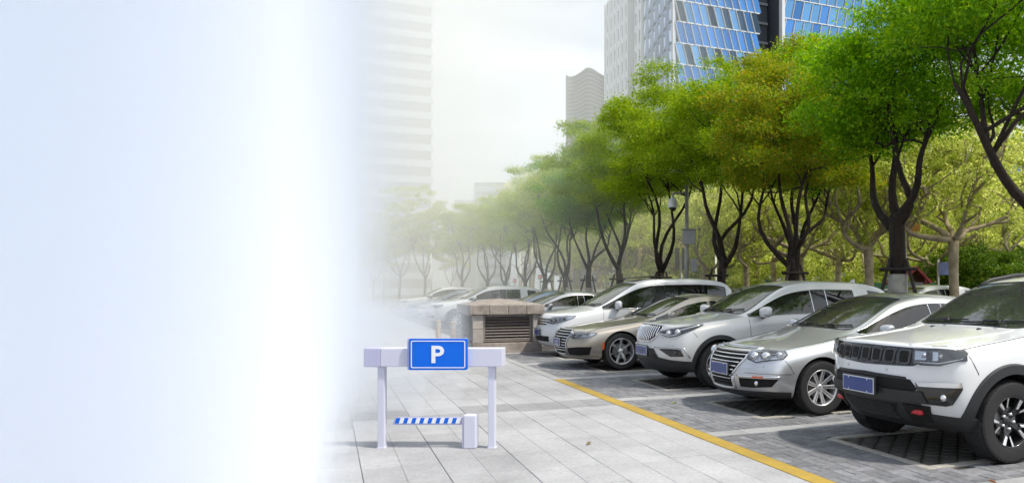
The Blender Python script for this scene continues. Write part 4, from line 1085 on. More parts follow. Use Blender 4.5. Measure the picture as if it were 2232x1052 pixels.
# ================================================================ stone vent house
def build_vent():
    x0, x1, y0, y1 = 3.10, 4.72, 18.05, 19.95
    e = empty('stone_vent', ((x0 + x1) / 2, (y0 + y1) / 2, 0)); tag(e, 'low brown stone vent housing with louvred sides and a shallow hipped stone cap', 'vent')
    ox, oy = e.location.x, e.location.y
    def blk(a, b, name, mat, c=.012):
        o = MB().cbox((a[0] - ox, a[1] - oy, a[2]), (b[0] - ox, b[1] - oy, b[2]), c).build(name, mat, e); return o
    hx = .2
    # plinth blocks, corner piers, cap course
    for (ya, yb) in ((y0, y0 + .2), (y1 - .2, y1)):
        for a, b in ((x0, x0 + .36), (x0 + .364, x0 + .98), (x0 + .984, x1 - .2), (x1 - .196, x1)): blk((a - .012, ya - .012, -.02), (b + .010, yb, .24 + rnd.uniform(-.004, .004)), 'plinth_stone', M['stone'])
        for xa, xb in ((x0, x0 + .24), (x1 - .2, x1)):
            blk((xa, ya, .242), (xb, yb, .57), 'pier_stone', M['stone_pale']); blk((xa, ya, .574), (xb, yb, .90), 'pier_stone', M['stone_pale'])
    for xa in (x0, x1 - .2):
        blk((xa - .010, y0 + .21, -.02), (xa + .21, y1 - .21, .24), 'plinth_stone', M['stone'])
    blk((x0 + .22, y0 + .3, .1), (x1 - .22, y1 - .3, .85), 'core', M['void'])
    for k in range(4):
        a = x0 - .07 + k * .44; b = a + .436 if k < 3 else x1 + .07
        for ya, yb in ((y0 - .07, y0 + .3), (y1 - .3, y1 + .07)): blk((a, ya, .905), (b, yb, 1.13 + rnd.uniform(-.006, .006)), 'cap_stone', M['stone'], .018)
    for k in range(3):
        a = y0 + .304 + k * .435; b = a + .43
        for xa, xb in ((x0 - .07, x0 + .3), (x1 - .3, x1 + .07)): blk((xa, a, .905), (xb, b, 1.13), 'cap_stone', M['stone'], .018)
    # rough hipped top: a grid lifted to a shallow pyramid
    n = 12; v = []
    for j in range(n + 1):
        for i in range(n + 1):
            a, b = i / n * 2 - 1, j / n * 2 - 1; d = max(abs(a), abs(b))
            v.append((a * .86, b * 1.0, 1.132 + .15 * (1 - d) ** .85 + rnd.uniform(-.008, .008) * (d < 1)))
    f = [(j * (n + 1) + i, j * (n + 1) + i + 1, (j + 1) * (n + 1) + i + 1, (j + 1) * (n + 1) + i) for j in range(n) for i in range(n)]
    k = len(v)
    ring = [i for i in range(n + 1)] + [(j + 1) * (n + 1) + n for j in range(n)] + [n * (n + 1) + i for i in range(n - 1, -1, -1)] + [j * (n + 1) for j in range(n - 1, 0, -1)]
    v += [(v[i][0], v[i][1], 1.10) for i in ring]
    f += [(ring[q], k + q, k + (q + 1) % len(ring), ring[(q + 1) % len(ring)]) for q in range(len(ring))]
    MB().add(v, f).build('hipped_top', M['stone'], e, angle=30)
    # louvre panels: frame and tilted blades
    def louvre(c, half, axis, name):
        fr = MB(); w = half; z0, z1 = .26, .895
        def P(a, d, z): return (c[0] - ox + (a if axis == 'x' else d), c[1] - oy + (d if axis == 'x' else a), z)
        for a0, a1, za, zb in ((-w, -w + .05, z0, z1), (w - .05, w, z0, z1), (-w + .052, w - .052, z0, z0 + .045), (-w + .052, w - .052, z1 - .045, z1)):
            p, q = P(a0, -.03, za), P(a1, .03, zb); fr.cbox([min(p[i], q[i]) for i in range(3)], [max(p[i], q[i]) for i in range(3)], .006)
        fo = fr.build('louvre_frame', M['louvre'], e)
        sg = -1 if c[1] < (y0 + y1) / 2 and axis == 'x' or c[0] < (x0 + x1) / 2 and axis == 'y' else 1
        for i in range(8):
            z = z0 + .075 + i * .068
            v = [P(a, d * sg, zz) for a in (-w + .055, w - .055) for d, zz in ((.025, z - .018), (.031, z - .014), (-.035, z + .030), (-.029, z + .034))]
            v = [P(a, sg * d, zz) for a in (-w + .055, w - .055) for d, zz in ((.03, z - .022), (.036, z - .017), (-.03, z + .024), (-.024, z + .029))]
            o = MB().add(v, [(0, 1, 3, 2), (4, 6, 7, 5), (0, 4, 5, 1), (2, 3, 7, 6), (0, 2, 6, 4), (1, 5, 7, 3)]).build('louvre_blade', M['louvre'], fo)
    louvre(((x0 + .25 + x1 - .21) / 2, y0 + .1, 0), (x1 - x0 - .46) / 2, 'x', 'f'); louvre(((x0 + .25 + x1 - .21) / 2, y1 - .1, 0), (x1 - x0 - .46) / 2, 'x', 'b')
    louvre((x0 + .1, (y0 + y1) / 2, 0), (y1 - y0 - .42) / 2, 'y', 'l'); louvre((x1 - .1, (y0 + y1) / 2, 0), (y1 - y0 - .42) / 2, 'y', 'r')

# ================================================================ parking gate with the blue P sign, and its little barrier
def rounded(w, h, r, n=6):
    pts = []
    for cx, cy, a0 in ((w - r, h - r, 0), (-w + r, h - r, 90), (-w + r, -h + r, 180), (w - r, -h + r, 270)):
        for k in range(n + 1):
            a = R(a0 + 90 * k / n); pts.append((cx + r * math.cos(a), cy + r * math.sin(a)))
    return pts

def build_gate():
    Z = 7.26; k = Z / 1670.
    cx = (953 - 1446) * k
    wx, wy = .9155 * cx + .402 * Z, -.402 * cx + .9155 * Z
    fr = lambda a, b, c: (a, c, b)                # gate plane: a to the right, b up, c away
    e = empty('parking_gate', (wx, wy, 0), -YAW); tag(e, 'white goalpost parking gate with a blue P sign on its beam', 'gate')
    for s_, x in ((-1, -120 * k), (1, 120 * k)):
        p = MB().cbox((x - .034, -.03, .0), (x + .03, .045, .771), .006).build('post', M['gate_white'], e)
        MB().cbox((x - .042, -.04, 0), (x + .038, .055, .008), .003).build('foot_plate', M['gate_white'], p)
    zb0, zb1 = .772, .946
    MB().cbox((-120 * k + .002, -.06, zb0), (145 * k, .09, zb1), .008).build('beam', M['gate_white'], e)
    MB().cbox((-155 * k, -.064, zb0 - .001), (-120 * k - .001, .094, zb1 + .001), .008).build('end_box', M['gate_lilac'], e)  # lilac tone carries the shade of the beam's left end face
    # sign box: lilac side plate, blue face, white line, the letter
    sx, sz = (962 - 953) * k, 1.5 - (769.5 - 630) * k; w, h = 62.5 * k, 33.5 * k
    sg = MB().prism(rounded(w + .006, h + .002, .014), .035, lambda a, b, c: (sx + a - .012, -.10 + c + .004, sz + b)).build('sign_box', M['gate_lilac'], e, angle=30)
    MB().prism(rounded(w, h, .014), .03, lambda a, b, c: (sx + a, -.105 + c, sz + b)).build('sign_face', M['sign_blue'], sg, angle=30)
    o_ = rounded(w - .018, h - .018, .016); i_ = rounded(w - .026, h - .026, .011)
    n = len(o_); v = [(sx + a, -.108, sz + b) for a, b in o_] + [(sx + a, -.108, sz + b) for a, b in i_] + [(sx + a, -.104, sz + b) for a, b in o_] + [(sx + a, -.104, sz + b) for a, b in i_]
    f = [(q, (q + 1) % n, n + (q + 1) % n, n + q) for q in range(n)] + [(q, (q + 1) % n, 2 * n + (q + 1) % n, 2 * n + q) for q in range(n)] + [(n + q, n + (q + 1) % n, 3 * n + (q + 1) % n, 3 * n + q) for q in range(n)]
    MB().add(v, f).build('sign_border', M['sign_white'], sg)
    # P: stem and bowl as one outline with a counter
    H = 37 * k; W_ = 27 * k; st = 8.2 * k
    outer = [(0, 0), (0, H), (W_ * .52, H)] + [(W_ * .52 + W_ * .48 * math.cos(R(a)), H * .695 + H * .305 * math.sin(R(a))) for a in range(75, -90, -15)] + [(W_ * .52, H * .39), (st, H * .39), (st, 0)]
    hole = [(st, H * .81), (W_ * .50, H * .81)] + [(W_ * .50 + W_ * .20 * math.cos(R(a)), H * .695 + H * .115 * math.sin(R(a))) for a in range(75, -90, -15)] + [(W_ * .50, H * .58), (st, H * .58)]
    allp = [Vector(p) for p in outer + hole]; no, nh = len(outer), len(hole)
    ed = [(i, (i + 1) % no) for i in range(no)] + [(no + i, no + (i + 1) % nh) for i in range(nh)]
    vv, ee, ff, _, _, _ = delaunay_2d_cdt(allp, ed, [], 2, 1e-7)
    ff = [t for t in ff if not (sum(vv[i][0] for i in t) / 3 > st and H * .58 < sum(vv[i][1] for i in t) / 3 < H * .81 and all(any((vv[i] - Vector(p)).length < 1e-5 for p in hole) for i in t))]
    px, pz = sx - W_ * .52, sz - H * .5
    nn = len(vv); v = [(px + p[0], -.109, pz + p[1]) for p in vv] + [(px + p[0], -.1045, pz + p[1]) for p in vv]
    f = [tuple(t) for t in ff]; dirs = {(a, b) for t in ff for a, b in zip(t, list(t[1:]) + [t[0]])}
    f += [(a, b, nn + b, nn + a) for a, b in dirs if (b, a) not in dirs]
    MB().add(v, f).build('letter_p', M['sign_white'], sg)
    # barrier
    bx = (1025 - 953) * k
    bw, bz = wx + bx * .9155, wy - bx * .402
    b = empty('barrier', (bw, bz, 0), -YAW); tag(b, 'small boom barrier with a blue and white striped arm standing under the parking gate', 'barrier')
    MB().cbox((-.055, -.05, 0), (.065, .06, .317), .012).build('barrier_box', M['gate_white'], b)
    MB().cbox((-.068, -.045, 0), (-.0555, .055, .30), .004).build('side_plate', M['gate_lilac'], b)
    L = 152 * k; z0, z1 = .222, .292
    arm = MB().prism([(-.07, z0), (-.07, z1), (-.07 - L + .05, z1), (-.07 - L + .02, z1 - .012), (-.07 - L, z0 + .01), (-.07 - L, z0)], .03, lambda a, q, c: (a, -.02 + c, q)).build('boom', M['gate_lilac'], b)
    x = -.07 - .01; n = 16; wd = (L - .05) / n
    for i in range(n):
        a1 = x - wd * i; a0 = a1 - wd; sl = .016
        MB().prism([(a1 - sl * 0, z1 - .006), (a0, z1 - .006), (a0 - sl, z0 + .014), (a1 - sl, z0 + .014)], .004, lambda a, q, c: (a, -.0245 + c, q)).build('boom_stripe', M['sign_white' if i % 2 == 0 else 'sign_blue'], arm)

def build_bollards():
    for x, y, lb in ((2.80, 21.75, 'wooden bollard standing on its own left of the stone vent'), (3.0, 20.45, 'wooden bollard close against the left side of the stone vent')):
        m = MB().lathe_z([(.001, .66), (.055, .66), (.07, .64), (.072, .55), (.072, 0)], 16)
        o = m.build('bollard', M['wood_post'], None, angle=35); o.location = (x, y, 0); tag(o, lb, 'bollard', 'wooden bollards by the vent')
        r = MB().lathe_z([(.0725, .56), (.075, .56), (.075, .50), (.0725, .50)], 16).build('band', M['lime'], o)
# ================================================================ trees
def leaf_cloud(clumps, size, seed, ratio=.5, droop=.35, per=34, sprig=.26):
    """clumps: [(centre, (rx, ry, rz), count)] -> kite-shaped leaves with depth through each clump"""
    rg = np.random.default_rng(seed); C = []; 
    for c, r, n in clumps:
        # sprigs on the upper and outer skin of the clump, leaves gathered round each
        m = max(1, n // per); q = rg.normal(size=(m, 3)); q /= np.linalg.norm(q, axis=1)[:, None]
        q[:, 2] = np.where(q[:, 2] < -.35, -q[:, 2] * .6, q[:, 2])
        sc = q * (rg.random(m) ** .35)[:, None] * np.array(r) + np.array(c)
        k = rg.integers(0, m, n); d = rg.normal(size=(n, 3)); sp = sprig * (.7 + .6 * rg.random(m))
        p = sc[k] + d * np.array((.5, .5, .32)) * sp[k][:, None]
        d = d / np.linalg.norm(d, axis=1)[:, None] * .6 + q[k] * .6
        C.append(np.hstack([p, d]))
    A = np.vstack(C); n = len(A); p = A[:, :3]; d = A[:, 3:]
    ax = rg.normal(size=(n, 3)) * .7 + d * .8; ax[:, 2] -= droop; ax /= np.linalg.norm(ax, axis=1)[:, None]      # stem to tip
    nm = rg.normal(size=(n, 3)) * .6 + d * .35; nm[:, 2] += .75
    sd = np.cross(ax, nm); sd /= np.linalg.norm(sd, axis=1)[:, None] + 1e-9
    nn = np.cross(sd, ax)
    L = size * (.65 + .7 * rg.random(n))[:, None]; Wd = L * ratio * .5
    v = np.stack([p - ax * L * .5, p + sd * Wd + ax * L * .02 + nn * Wd * .35, p + ax * L * .5, p - sd * Wd + ax * L * .02 + nn * Wd * .35], 1).reshape(-1, 3)
    return v

def quads_mesh(name, v, mat):
    n = len(v) // 4; me = bpy.data.meshes.new(name)
    me.vertices.add(len(v)); me.vertices.foreach_set('co', v.astype(np.float32).ravel())
    me.loops.add(n * 4); me.loops.foreach_set('vertex_index', np.arange(n * 4, dtype=np.int32))
    me.polygons.add(n); me.polygons.foreach_set('loop_start', np.arange(0, n * 4, 4, dtype=np.int32))
    try: me.polygons.foreach_set('loop_total', np.full(n, 4, dtype=np.int32))
    except Exception: pass
    me.materials.append(mat); me.update(calc_edges=True); return me

def curve(p0, p1, rg, wob=.12, n=8, lift=.0, pull=None):
    """wandering path from p0 to p1"""
    p0, p1 = Vector(p0), Vector(p1); L = (p1 - p0).length; pts = []
    off = [Vector((rg.uniform(-1, 1), rg.uniform(-1, 1), rg.uniform(-.5, .5))) * wob * L for _ in range(3)]
    for i in range(n + 1):
        t = i / n; p = p0.lerp(p1, t) + off[0] * math.sin(PI * t) + off[1] * math.sin(2 * PI * t) * .5 + off[2] * math.sin(3 * PI * t) * .35
        p.z += lift * L * math.sin(PI * t); pts.append(p)
    return pts

def camphor(seed, leafmat_, fork=2.7, limbs=None, zc=6.7, rx=2.75, ry=2.5, rz=2.65, nl=78000, tr=.14, size=.084, cx=0., cy=0., clumps_n=54):
    rg = random.Random(seed); t = MB()
    lean = Vector((rg.uniform(-.12, .12), rg.uniform(-.12, .12), fork))
    tp = curve((0, 0, -.05), lean, rg, .018, 8)
    t.tube(tp, [tr * 1.35, tr * 1.12] + [tr * (1.0 - .015 * i) for i in range(7)], 14); t.ell(tp[-1], (tr * .95, tr * .95, tr * 1.1), 12, 8)
    tips = []
    if limbs is None:
        a0 = rg.uniform(0, 6.28); limbs = []
        for k in range(4):
            a = a0 + 1.57 * k + rg.uniform(-.4, .4); q = rg.uniform(.38, .75)
            limbs.append((math.cos(a) * rx * q, math.sin(a) * ry * q, zc + rz * rg.uniform(-.35, .25)))
    for k, q in enumerate(limbs):
        st = tp[-1] if k % 2 == 0 else tp[-2].lerp(tp[-1], rg.random())
        lp = curve(st, q, rg, .09, 10, -.10 if k % 2 else -.04)
        r0 = tr * rg.uniform(.5, .64); t.tube(lp, [r0 * (1 - .72 * i / 10) * (1.25 if i == 0 else 1.08 if i == 1 else 1) for i in range(11)], 9)
        for m in range(6):
            i = rg.randint(6, 10); s_ = lp[i]; a = rg.uniform(0, 6.28)
            e_ = Vector((cx + math.cos(a) * rx * rg.uniform(.4, .95), cy + math.sin(a) * ry * rg.uniform(.4, .95), zc + rz * rg.uniform(-.6, .85)))
            e_ = s_.lerp(e_, rg.uniform(.5, .95)); bp = curve(s_, e_, rg, .1, 6); rr = r0 * (1 - .75 * i / 10) * .62
            t.tube(bp, [max(rr * (1 - .8 * j / 6), .008) for j in range(7)], 6); tips.append(e_)
            for u in range(3):
                s2 = bp[rg.randint(2, 5)]; e2 = s2 + Vector((rg.uniform(-1, 1), rg.uniform(-1, 1), rg.uniform(-.3, .9))) * .9
                t.tube(curve(s2, e2, rg, .1, 4), [.016, .013, .01, .007, .005], 5); tips.append(e2)
    cl = []; tot = 0
    for k in range(clumps_n):
        a, b = rg.uniform(0, 6.28), rg.uniform(-.75, 1)
        rad = rg.uniform(.70, 1.02); h = math.sqrt(max(0, 1 - b * b)); 
        lump = 1 + .16 * math.sin(3 * a + seed) + .12 * math.sin(5 * a + 2.1 * seed) * h
        c = (cx + math.cos(a) * h * rx * rad * lump, cy + math.sin(a) * h * ry * rad * lump, zc + b * rz * rad * (1 + .12 * math.sin(2 * a + seed)))
        s_ = rg.uniform(.45, .85); cl.append((c, (s_, s_, s_ * .52), s_ ** 2))
    for q in tips: s_ = rg.uniform(.35, .6); cl.append((tuple(q), (s_, s_, s_ * .7), s_ ** 2 * .6))
    W = sum(c[2] for c in cl); cl = [(c, r, max(20, int(nl * w / W))) for c, r, w in cl]
    tm = t.build('trunk', M['bark'], None, smooth=True, fix=False); tm.data.name = 'trunk'
    lime = MB().tube([p for p in curve((0, 0, 0), lean, random.Random(1), 0, 6)[:4]], [tr * 1.4, tr * 1.18, tr * 1.09, tr * 1.07], 14, False)
    return tm.data, quads_mesh('crown', leaf_cloud(cl, size, seed, .46), leafmat_), tm

def plane_tree(seed, nl=9000, h=8.5, fork=2.9, tr=.2, spread=3.2, size=.10):
    rg = random.Random(seed); t = MB()
    tp = curve((0, 0, -.05), (rg.uniform(-.2, .2), rg.uniform(-.2, .2), fork), rg, .03, 7)
    t.tube(tp, [tr * 1.3, tr * 1.1, tr, tr * .98, tr * .95, tr * .95, tr, tr * 1.05], 12)
    tips = []
    n = rg.randint(4, 5); a0 = rg.uniform(0, 6)
    for k in range(n):
        a = a0 + 6.28 * k / n + rg.uniform(-.3, .3); q = Vector((math.cos(a) * spread * rg.uniform(.45, .8), math.sin(a) * spread * rg.uniform(.45, .8), fork + rg.uniform(1.3, 2.6)))
        lp = curve(tp[-1], q, rg, .2, 10, -.12); r0 = tr * rg.uniform(.5, .66)
        t.tube(lp, [r0 * (1 - .5 * i / 10) * (1 + .12 * rg.uniform(-1, 1)) for i in range(11)], 8)
        for m in range(5):
            i = rg.randint(4, 10); s_ = lp[i]; aa = a + rg.uniform(-1.1, 1.1)
            e_ = s_ + Vector((math.cos(aa) * rg.uniform(.4, 1.5), math.sin(aa) * rg.uniform(.4, 1.5), rg.uniform(.7, 2.3)))
            bp = curve(s_, e_, rg, .24, 7); rr = r0 * .48
            t.tube(bp, [max(rr * (1 - .6 * j / 7), .012) for j in range(8)], 6)
            for u in range(3):
                s2 = bp[rg.randint(3, 7)]; e2 = s2 + Vector((rg.uniform(-1, 1), rg.uniform(-1, 1), rg.uniform(.3, 1.7))) * 1.1
                t.tube(curve(s2, e2, rg, .14, 5), [.028, .024, .02, .016, .012, .008], 5); tips.append(e2)
    cl = []
    for q in tips:
        for _ in range(2):
            s_ = rg.uniform(.5, .95); cl.append(((q.x + rg.uniform(-.5, .5), q.y + rg.uniform(-.5, .5), q.z + rg.uniform(-1.6, .5)), (s_, s_, s_ * .6), s_))
    W = sum(c[2] for c in cl); cl = [(c, r, max(12, int(nl * w / W))) for c, r, w in cl]
    tm = t.build('trunk', M['bark_pale'], None, smooth=True, fix=False)
    return tm.data, quads_mesh('crown', leaf_cloud(cl, size, seed, .75, .2), M['leaf_y']), tm

def at(u, Z, z=0.):
    """world point seen in photo column u at depth Z"""
    X = (u - 1446) / 1670 * Z
    return .9155 * X + .402 * Z, -.402 * X + .9155 * Z, z

def plant(name, meshes, loc, rz, sc, label, group):
    e = empty(name, loc, rz); e.scale = sc if hasattr(sc, '__len__') else (sc, sc, sc); tag(e, label, 'tree', group)
    for nm, me in meshes: shared(nm, me, (0, 0, 0), e)
    return e

def build_row_trees():
    lt = MB(); lt.tube([(0, 0, -.02), (0, 0, .6), (0, 0, 1.8)], [.245, .208, .192], 16, False); lo = lt.build('limewash_band', M['lime'], None, smooth=True, fix=False); lm = lo.data; bpy.data.objects.remove(lo)
    V = {}
    def var(key, *a, **k):
        tr, cr, o = camphor(*a, **k); bpy.data.objects.remove(o); V[key] = (tr, cr)
    var('big', 5, M['leaf_a'], fork=2.4, limbs=[(-2.2, .1, 4.5), (.9, .8, 6.4), (.3, -1.0, 6.0), (-.6, 1.3, 5.6)], zc=6.7, rx=3.1, ry=2.9, rz=2.9, nl=110000, clumps_n=85, size=.085, tr=.18)
    var('green', 11, M['leaf_a'], fork=2.9, limbs=[(-.2, -1.9, 5.0), (.1, 1.5, 5.2), (-.3, .4, 6.6), (-.9, -.4, 6.0)], nl=78000)
    var('narrow', 11, M['leaf_a'], fork=2.9, limbs=[(-.2, -1.4, 4.9), (.1, 1.2, 5.0), (-.3, .4, 5.9), (-.7, -.4, 5.5)], nl=44000, rx=1.65, ry=1.8, rz=1.75, zc=5.5, tr=.17)
    var('rust', 23, M['leaf_c'], fork=2.75, nl=78000, zc=6.4, rz=2.5)
    var('olive', 31, M['leaf_b'], fork=2.6, nl=78000)
    var('olive2', 47, M['leaf_b'], fork=2.3, nl=78000, rz=2.35, zc=6.75)
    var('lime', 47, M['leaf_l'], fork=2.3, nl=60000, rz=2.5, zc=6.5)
    row = [(8.4, 'big', 10.55, 1.0, 0, 'bright green camphor at the picture edge, dark limb reaching in over the white SUV'),
           (12.2, 'narrow', 10.5, 1.0, 0, 'camphor tree with a thick dark trunk forking behind the silver sedan roof'),
           (16.0, 'rust', 10.5, .83, .6, 'camphor tree with rusty young leaves behind the pearl crossover'),
           (19.9, 'olive', 10.5, .92, 1.9, 'dark stemmed camphor tree just to the camera pole side of the rusty leaved one'),
           (24.1, 'olive2', 10.5, .91, .3, 'camphor tree with three thin stems left of the dome camera pole'),
           (28.2, 'olive', 10.5, .91, 4.0, 'camphor tree behind the white van bonnet, fourth from the camera pole end'),
           (32.0, 'green', 10.5, .87, 2.2, 'camphor tree above the cars past the stone vent, with a V shaped fork'),
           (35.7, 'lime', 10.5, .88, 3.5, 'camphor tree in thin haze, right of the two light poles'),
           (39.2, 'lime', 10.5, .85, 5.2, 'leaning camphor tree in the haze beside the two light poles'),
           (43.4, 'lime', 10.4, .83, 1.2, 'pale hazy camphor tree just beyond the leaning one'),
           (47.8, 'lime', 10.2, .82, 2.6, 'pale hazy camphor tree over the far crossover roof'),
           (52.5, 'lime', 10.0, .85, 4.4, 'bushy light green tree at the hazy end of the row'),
           (58.0, 'lime', 9.2, .85, .9, 'last faint tree at the end of the camphor row')]
    ux, uy, _ = at(1736, 22.3)
    up = [(uy, 'green', ux, .93, 2.0, 'tall bright green camphor crown rising behind the rusty leaved tree')]
    for y, k, x, s_, rz, lb in row + up:
        e = plant('camphor_tree', [('trunk', V[k][0]), ('crown', V[k][1])], (x, y, 0), rz, s_, lb, 'camphor trees along the parking row')
        if x < 11.5: shared('limewash_band', lm, (0, 0, 0), e)
    # timber tripods
    sm = MB()
    legs = []
    for k in range(3):
        a = 2 * PI * k / 3 + .6
        legs.append(MB().tube([(.18 * math.cos(a), .18 * math.sin(a), 2.08), (.78 * math.cos(a), .78 * math.sin(a), .0)], [.036, .042], 8).build('stake', M['stake'], None, smooth=True))
    bars = []
    for k in range(3):
        a, b = 2 * PI * k / 3 + .6, 2 * PI * (k + 1) / 3 + .6; r = .26
        p, q = Vector((r * math.cos(a), r * math.sin(a), 1.88)), Vector((r * math.cos(b), r * math.sin(b), 1.88)); d = (q - p).normalized() * .14
        bars.append(MB().tube([p - d, q + d], .034, 8).build('cross_bar', M['stake'], None, smooth=True))
    names = ['behind the white SUV bonnet', 'just above the silver sedan roof', 'under the rusty leaved tree over the crossover roof', 'right of the camera pole over the van tail', 'left of the camera pole over the van roof', 'over the van windscreen', 'over the roof of the sedan past the vent', 'in thin haze right of the light poles', 'on the leaning hazy tree']
    for (y, k, x, s_, rz, lb), nm in zip(row, names):
        e = empty('tree_support', (x, y, .02), .3 + rz); tag(e, 'dark timber tripod round the tree trunk ' + nm, 'tree support', 'timber tripods round the trunks')
        for o in legs: shared('stake', o.data, (0, 0, 0), e)
        for o in bars: shared('cross_bar', o.data, (0, 0, 0), e)
    for o in legs + bars: bpy.data.objects.remove(o)

def build_park():
    P = []
    for i, sd in enumerate((3, 8, 14, 21)):
        tr, cr, o = plane_tree(sd, nl=24000, tr=.15, spread=3.4); bpy.data.objects.remove(o); P.append((tr, cr))
    where = [(2085, 24.5, 1.05, 'mottled plane tree with a wide fork between the blue sign and the hedge'), (1895, 25.5, 1.0, 'plane tree with a brown lower trunk, left of the thick camphor trunk'),
             (2012, 31, .9, 'pale slender plane tree just left of the blue sign pole'), (2172, 34, .9, 'plane tree standing behind the hedge, above the SUV roof'),
             (1748, 30, .95, 'plane tree half hidden by the trunk of the rusty leaved camphor'), (1625, 36, .9, 'pale plane tree midway between two dark camphor trunks'),
             (1530, 37, .9, 'plane tree just right of the dome camera pole'), (1585, 47, .95, 'farther plane tree seen behind the van tail'), (1470, 46, .95, 'plane tree behind the traffic light'),
             (1395, 50, 1., 'plane tree beyond the three stemmed camphor'), (1320, 52, 1., 'plane tree beyond the white fence, first from the van windscreen'), (1262, 58, 1., 'plane tree beyond the white fence, in haze'),
             (2230, 40, 1.05, 'plane tree at the picture edge behind the bright green camphor limb'), (1820, 40, 1.05, 'plane tree in the second rank behind the pearl crossover'), (1945, 43, 1.1, 'plane tree in the second rank behind the thick dark trunk'),
             (1690, 44, 1.05, 'plane tree in the second rank left of the rusty leaved tree'), (2120, 48, 1.15, 'plane tree deep in the park over the hedge'), (1200, 66, 1.0, 'faint plane tree by the two light poles')]
    for i, (u, Z, s_, lb) in enumerate(where):
        x, y, z = at(u, Z)
        plant('plane_tree', [('trunk', P[i % 4][0]), ('crown', P[i % 4][1])], (x, y, 0), i * 1.7, s_, lb, 'plane trees in the park across the street')
    # the wood farther off reads as one mass
    rg = random.Random(77); cl = []; t = MB()
    for k in range(640):
        Z = 44 + 46 * rg.random(); u = rg.uniform(1080, 2420); x, y, z = at(u, Z); h = rg.uniform(.6, 1.) ** 1.5 * (2.2 + (Z - 44) * .30)
        if x < 17: continue
        s_ = rg.uniform(.8, 1.6); cl.append(((x, y, h), (s_, s_, s_ * .7), int(430 * s_)))
    for k in range(120):
        Z = rg.uniform(46, 84); u = rg.uniform(1100, 2400); x, y, z = at(u, Z)
        if x < 17: continue
        t.tube(curve((x, y, 0), (x + rg.uniform(-1, 1), y + rg.uniform(-1, 1), 4), rg, .05, 5), [.16, .14, .13, .12, .11, .1], 6)
        for q in range(4):
            a = rg.uniform(0, 6.28); t.tube(curve((x, y, rg.uniform(2.5, 4)), (x + 2.2 * math.cos(a), y + 2.2 * math.sin(a), rg.uniform(5, 7.5)), rg, .15, 6), [.09, .08, .07, .06, .05, .04, .03], 5)
    w = link(bpy.data.objects.new('wood', quads_mesh('wood', leaf_cloud(cl, .19, 5, .7, .2, 40, .5), M['leaf_y']))); w['kind'] = 'stuff'
    o = t.build('wood_trunks', M['bark_pale'], None, smooth=True, fix=False); o['kind'] = 'stuff'
    # hedge shrubs on the right, low shrubs elsewhere
    def shrub(u, Z, w_, h, lb, mat='leaf_h', n=9000):
        rg = random.Random(int(u)); x, y, z = at(u, Z); e = empty('shrub', (x, y, 0)); tag(e, lb, 'shrub', 'shrubs behind the parked cars'); c = []
        for k in range(46):
            a = rg.uniform(0, 6.28); q = math.sqrt(rg.random()); zz = rg.uniform(.15, .95) * h; s_ = rg.uniform(.3, .55)
            c.append(((math.cos(a) * q * w_ * (1.15 - .5 * zz / h), math.sin(a) * q * w_ * .7, zz), (s_, s_, s_ * .75), n // 46))
        m = MB()
        for k in range(5):
            a = rg.uniform(0, 6.28); m.tube(curve((.1 * math.cos(a), .1 * math.sin(a), 0), (w_ * .6 * math.cos(a), w_ * .5 * math.sin(a), h * .75), rg, .1, 6), [.035, .03, .027, .022, .018, .014, .01], 6)
        m.build('stem', M['bark'], e, smooth=True, fix=False); link(bpy.data.objects.new('foliage', quads_mesh('foliage', leaf_cloud(c, .11, int(u), .5, .1), M[mat])), e)
    shrub(2225, 29, 1.7, 3.0, 'dense hedge shrub above the white SUV bonnet at the picture edge'); shrub(2150, 30, 1.6, 3.1, 'dense hedge shrub right of the mottled plane trunk')
    shrub(2060, 31, 1.6, 2.9, 'dense dark hedge shrub right behind the blue sign'); shrub(2105, 33, 1.7, 3.4, 'taller hedge shrub behind the gap by the blue sign'); shrub(2195, 34, 1.8, 3.6, 'tall hedge shrub in the second rank near the picture edge')
    # thin young trees and a round one at the hazy far end
    yt = []
    tr, cr, o = camphor(91, M['leaf_y'], fork=3.2, rx=2.6, ry=2.6, rz=4.2, zc=8.5, nl=30000, tr=.13, size=.16, clumps_n=60); bpy.data.objects.remove(o)
    for u, Z, s_, lb in ((925, 62, .76, 'thin pale green tree in the haze in front of the banded tower edge'), (870, 66, .8, 'thin faint tree in the haze before the banded tower'), (985, 70, .62, 'thin faint tree between the banded tower and the bushy light green tree'), (815, 62, .6, 'barely visible round tree deep in the haze')):
        x, y, z = at(u, Z); plant('young_tree', [('trunk', tr), ('crown', cr)], (x, y, 0), u, s_, lb, 'young trees at the hazy far end')

# ================================================================ buildings
def panel(mb, p, q, r, s_): mb.add([p, q, r, s_], [(0, 1, 2, 3)])

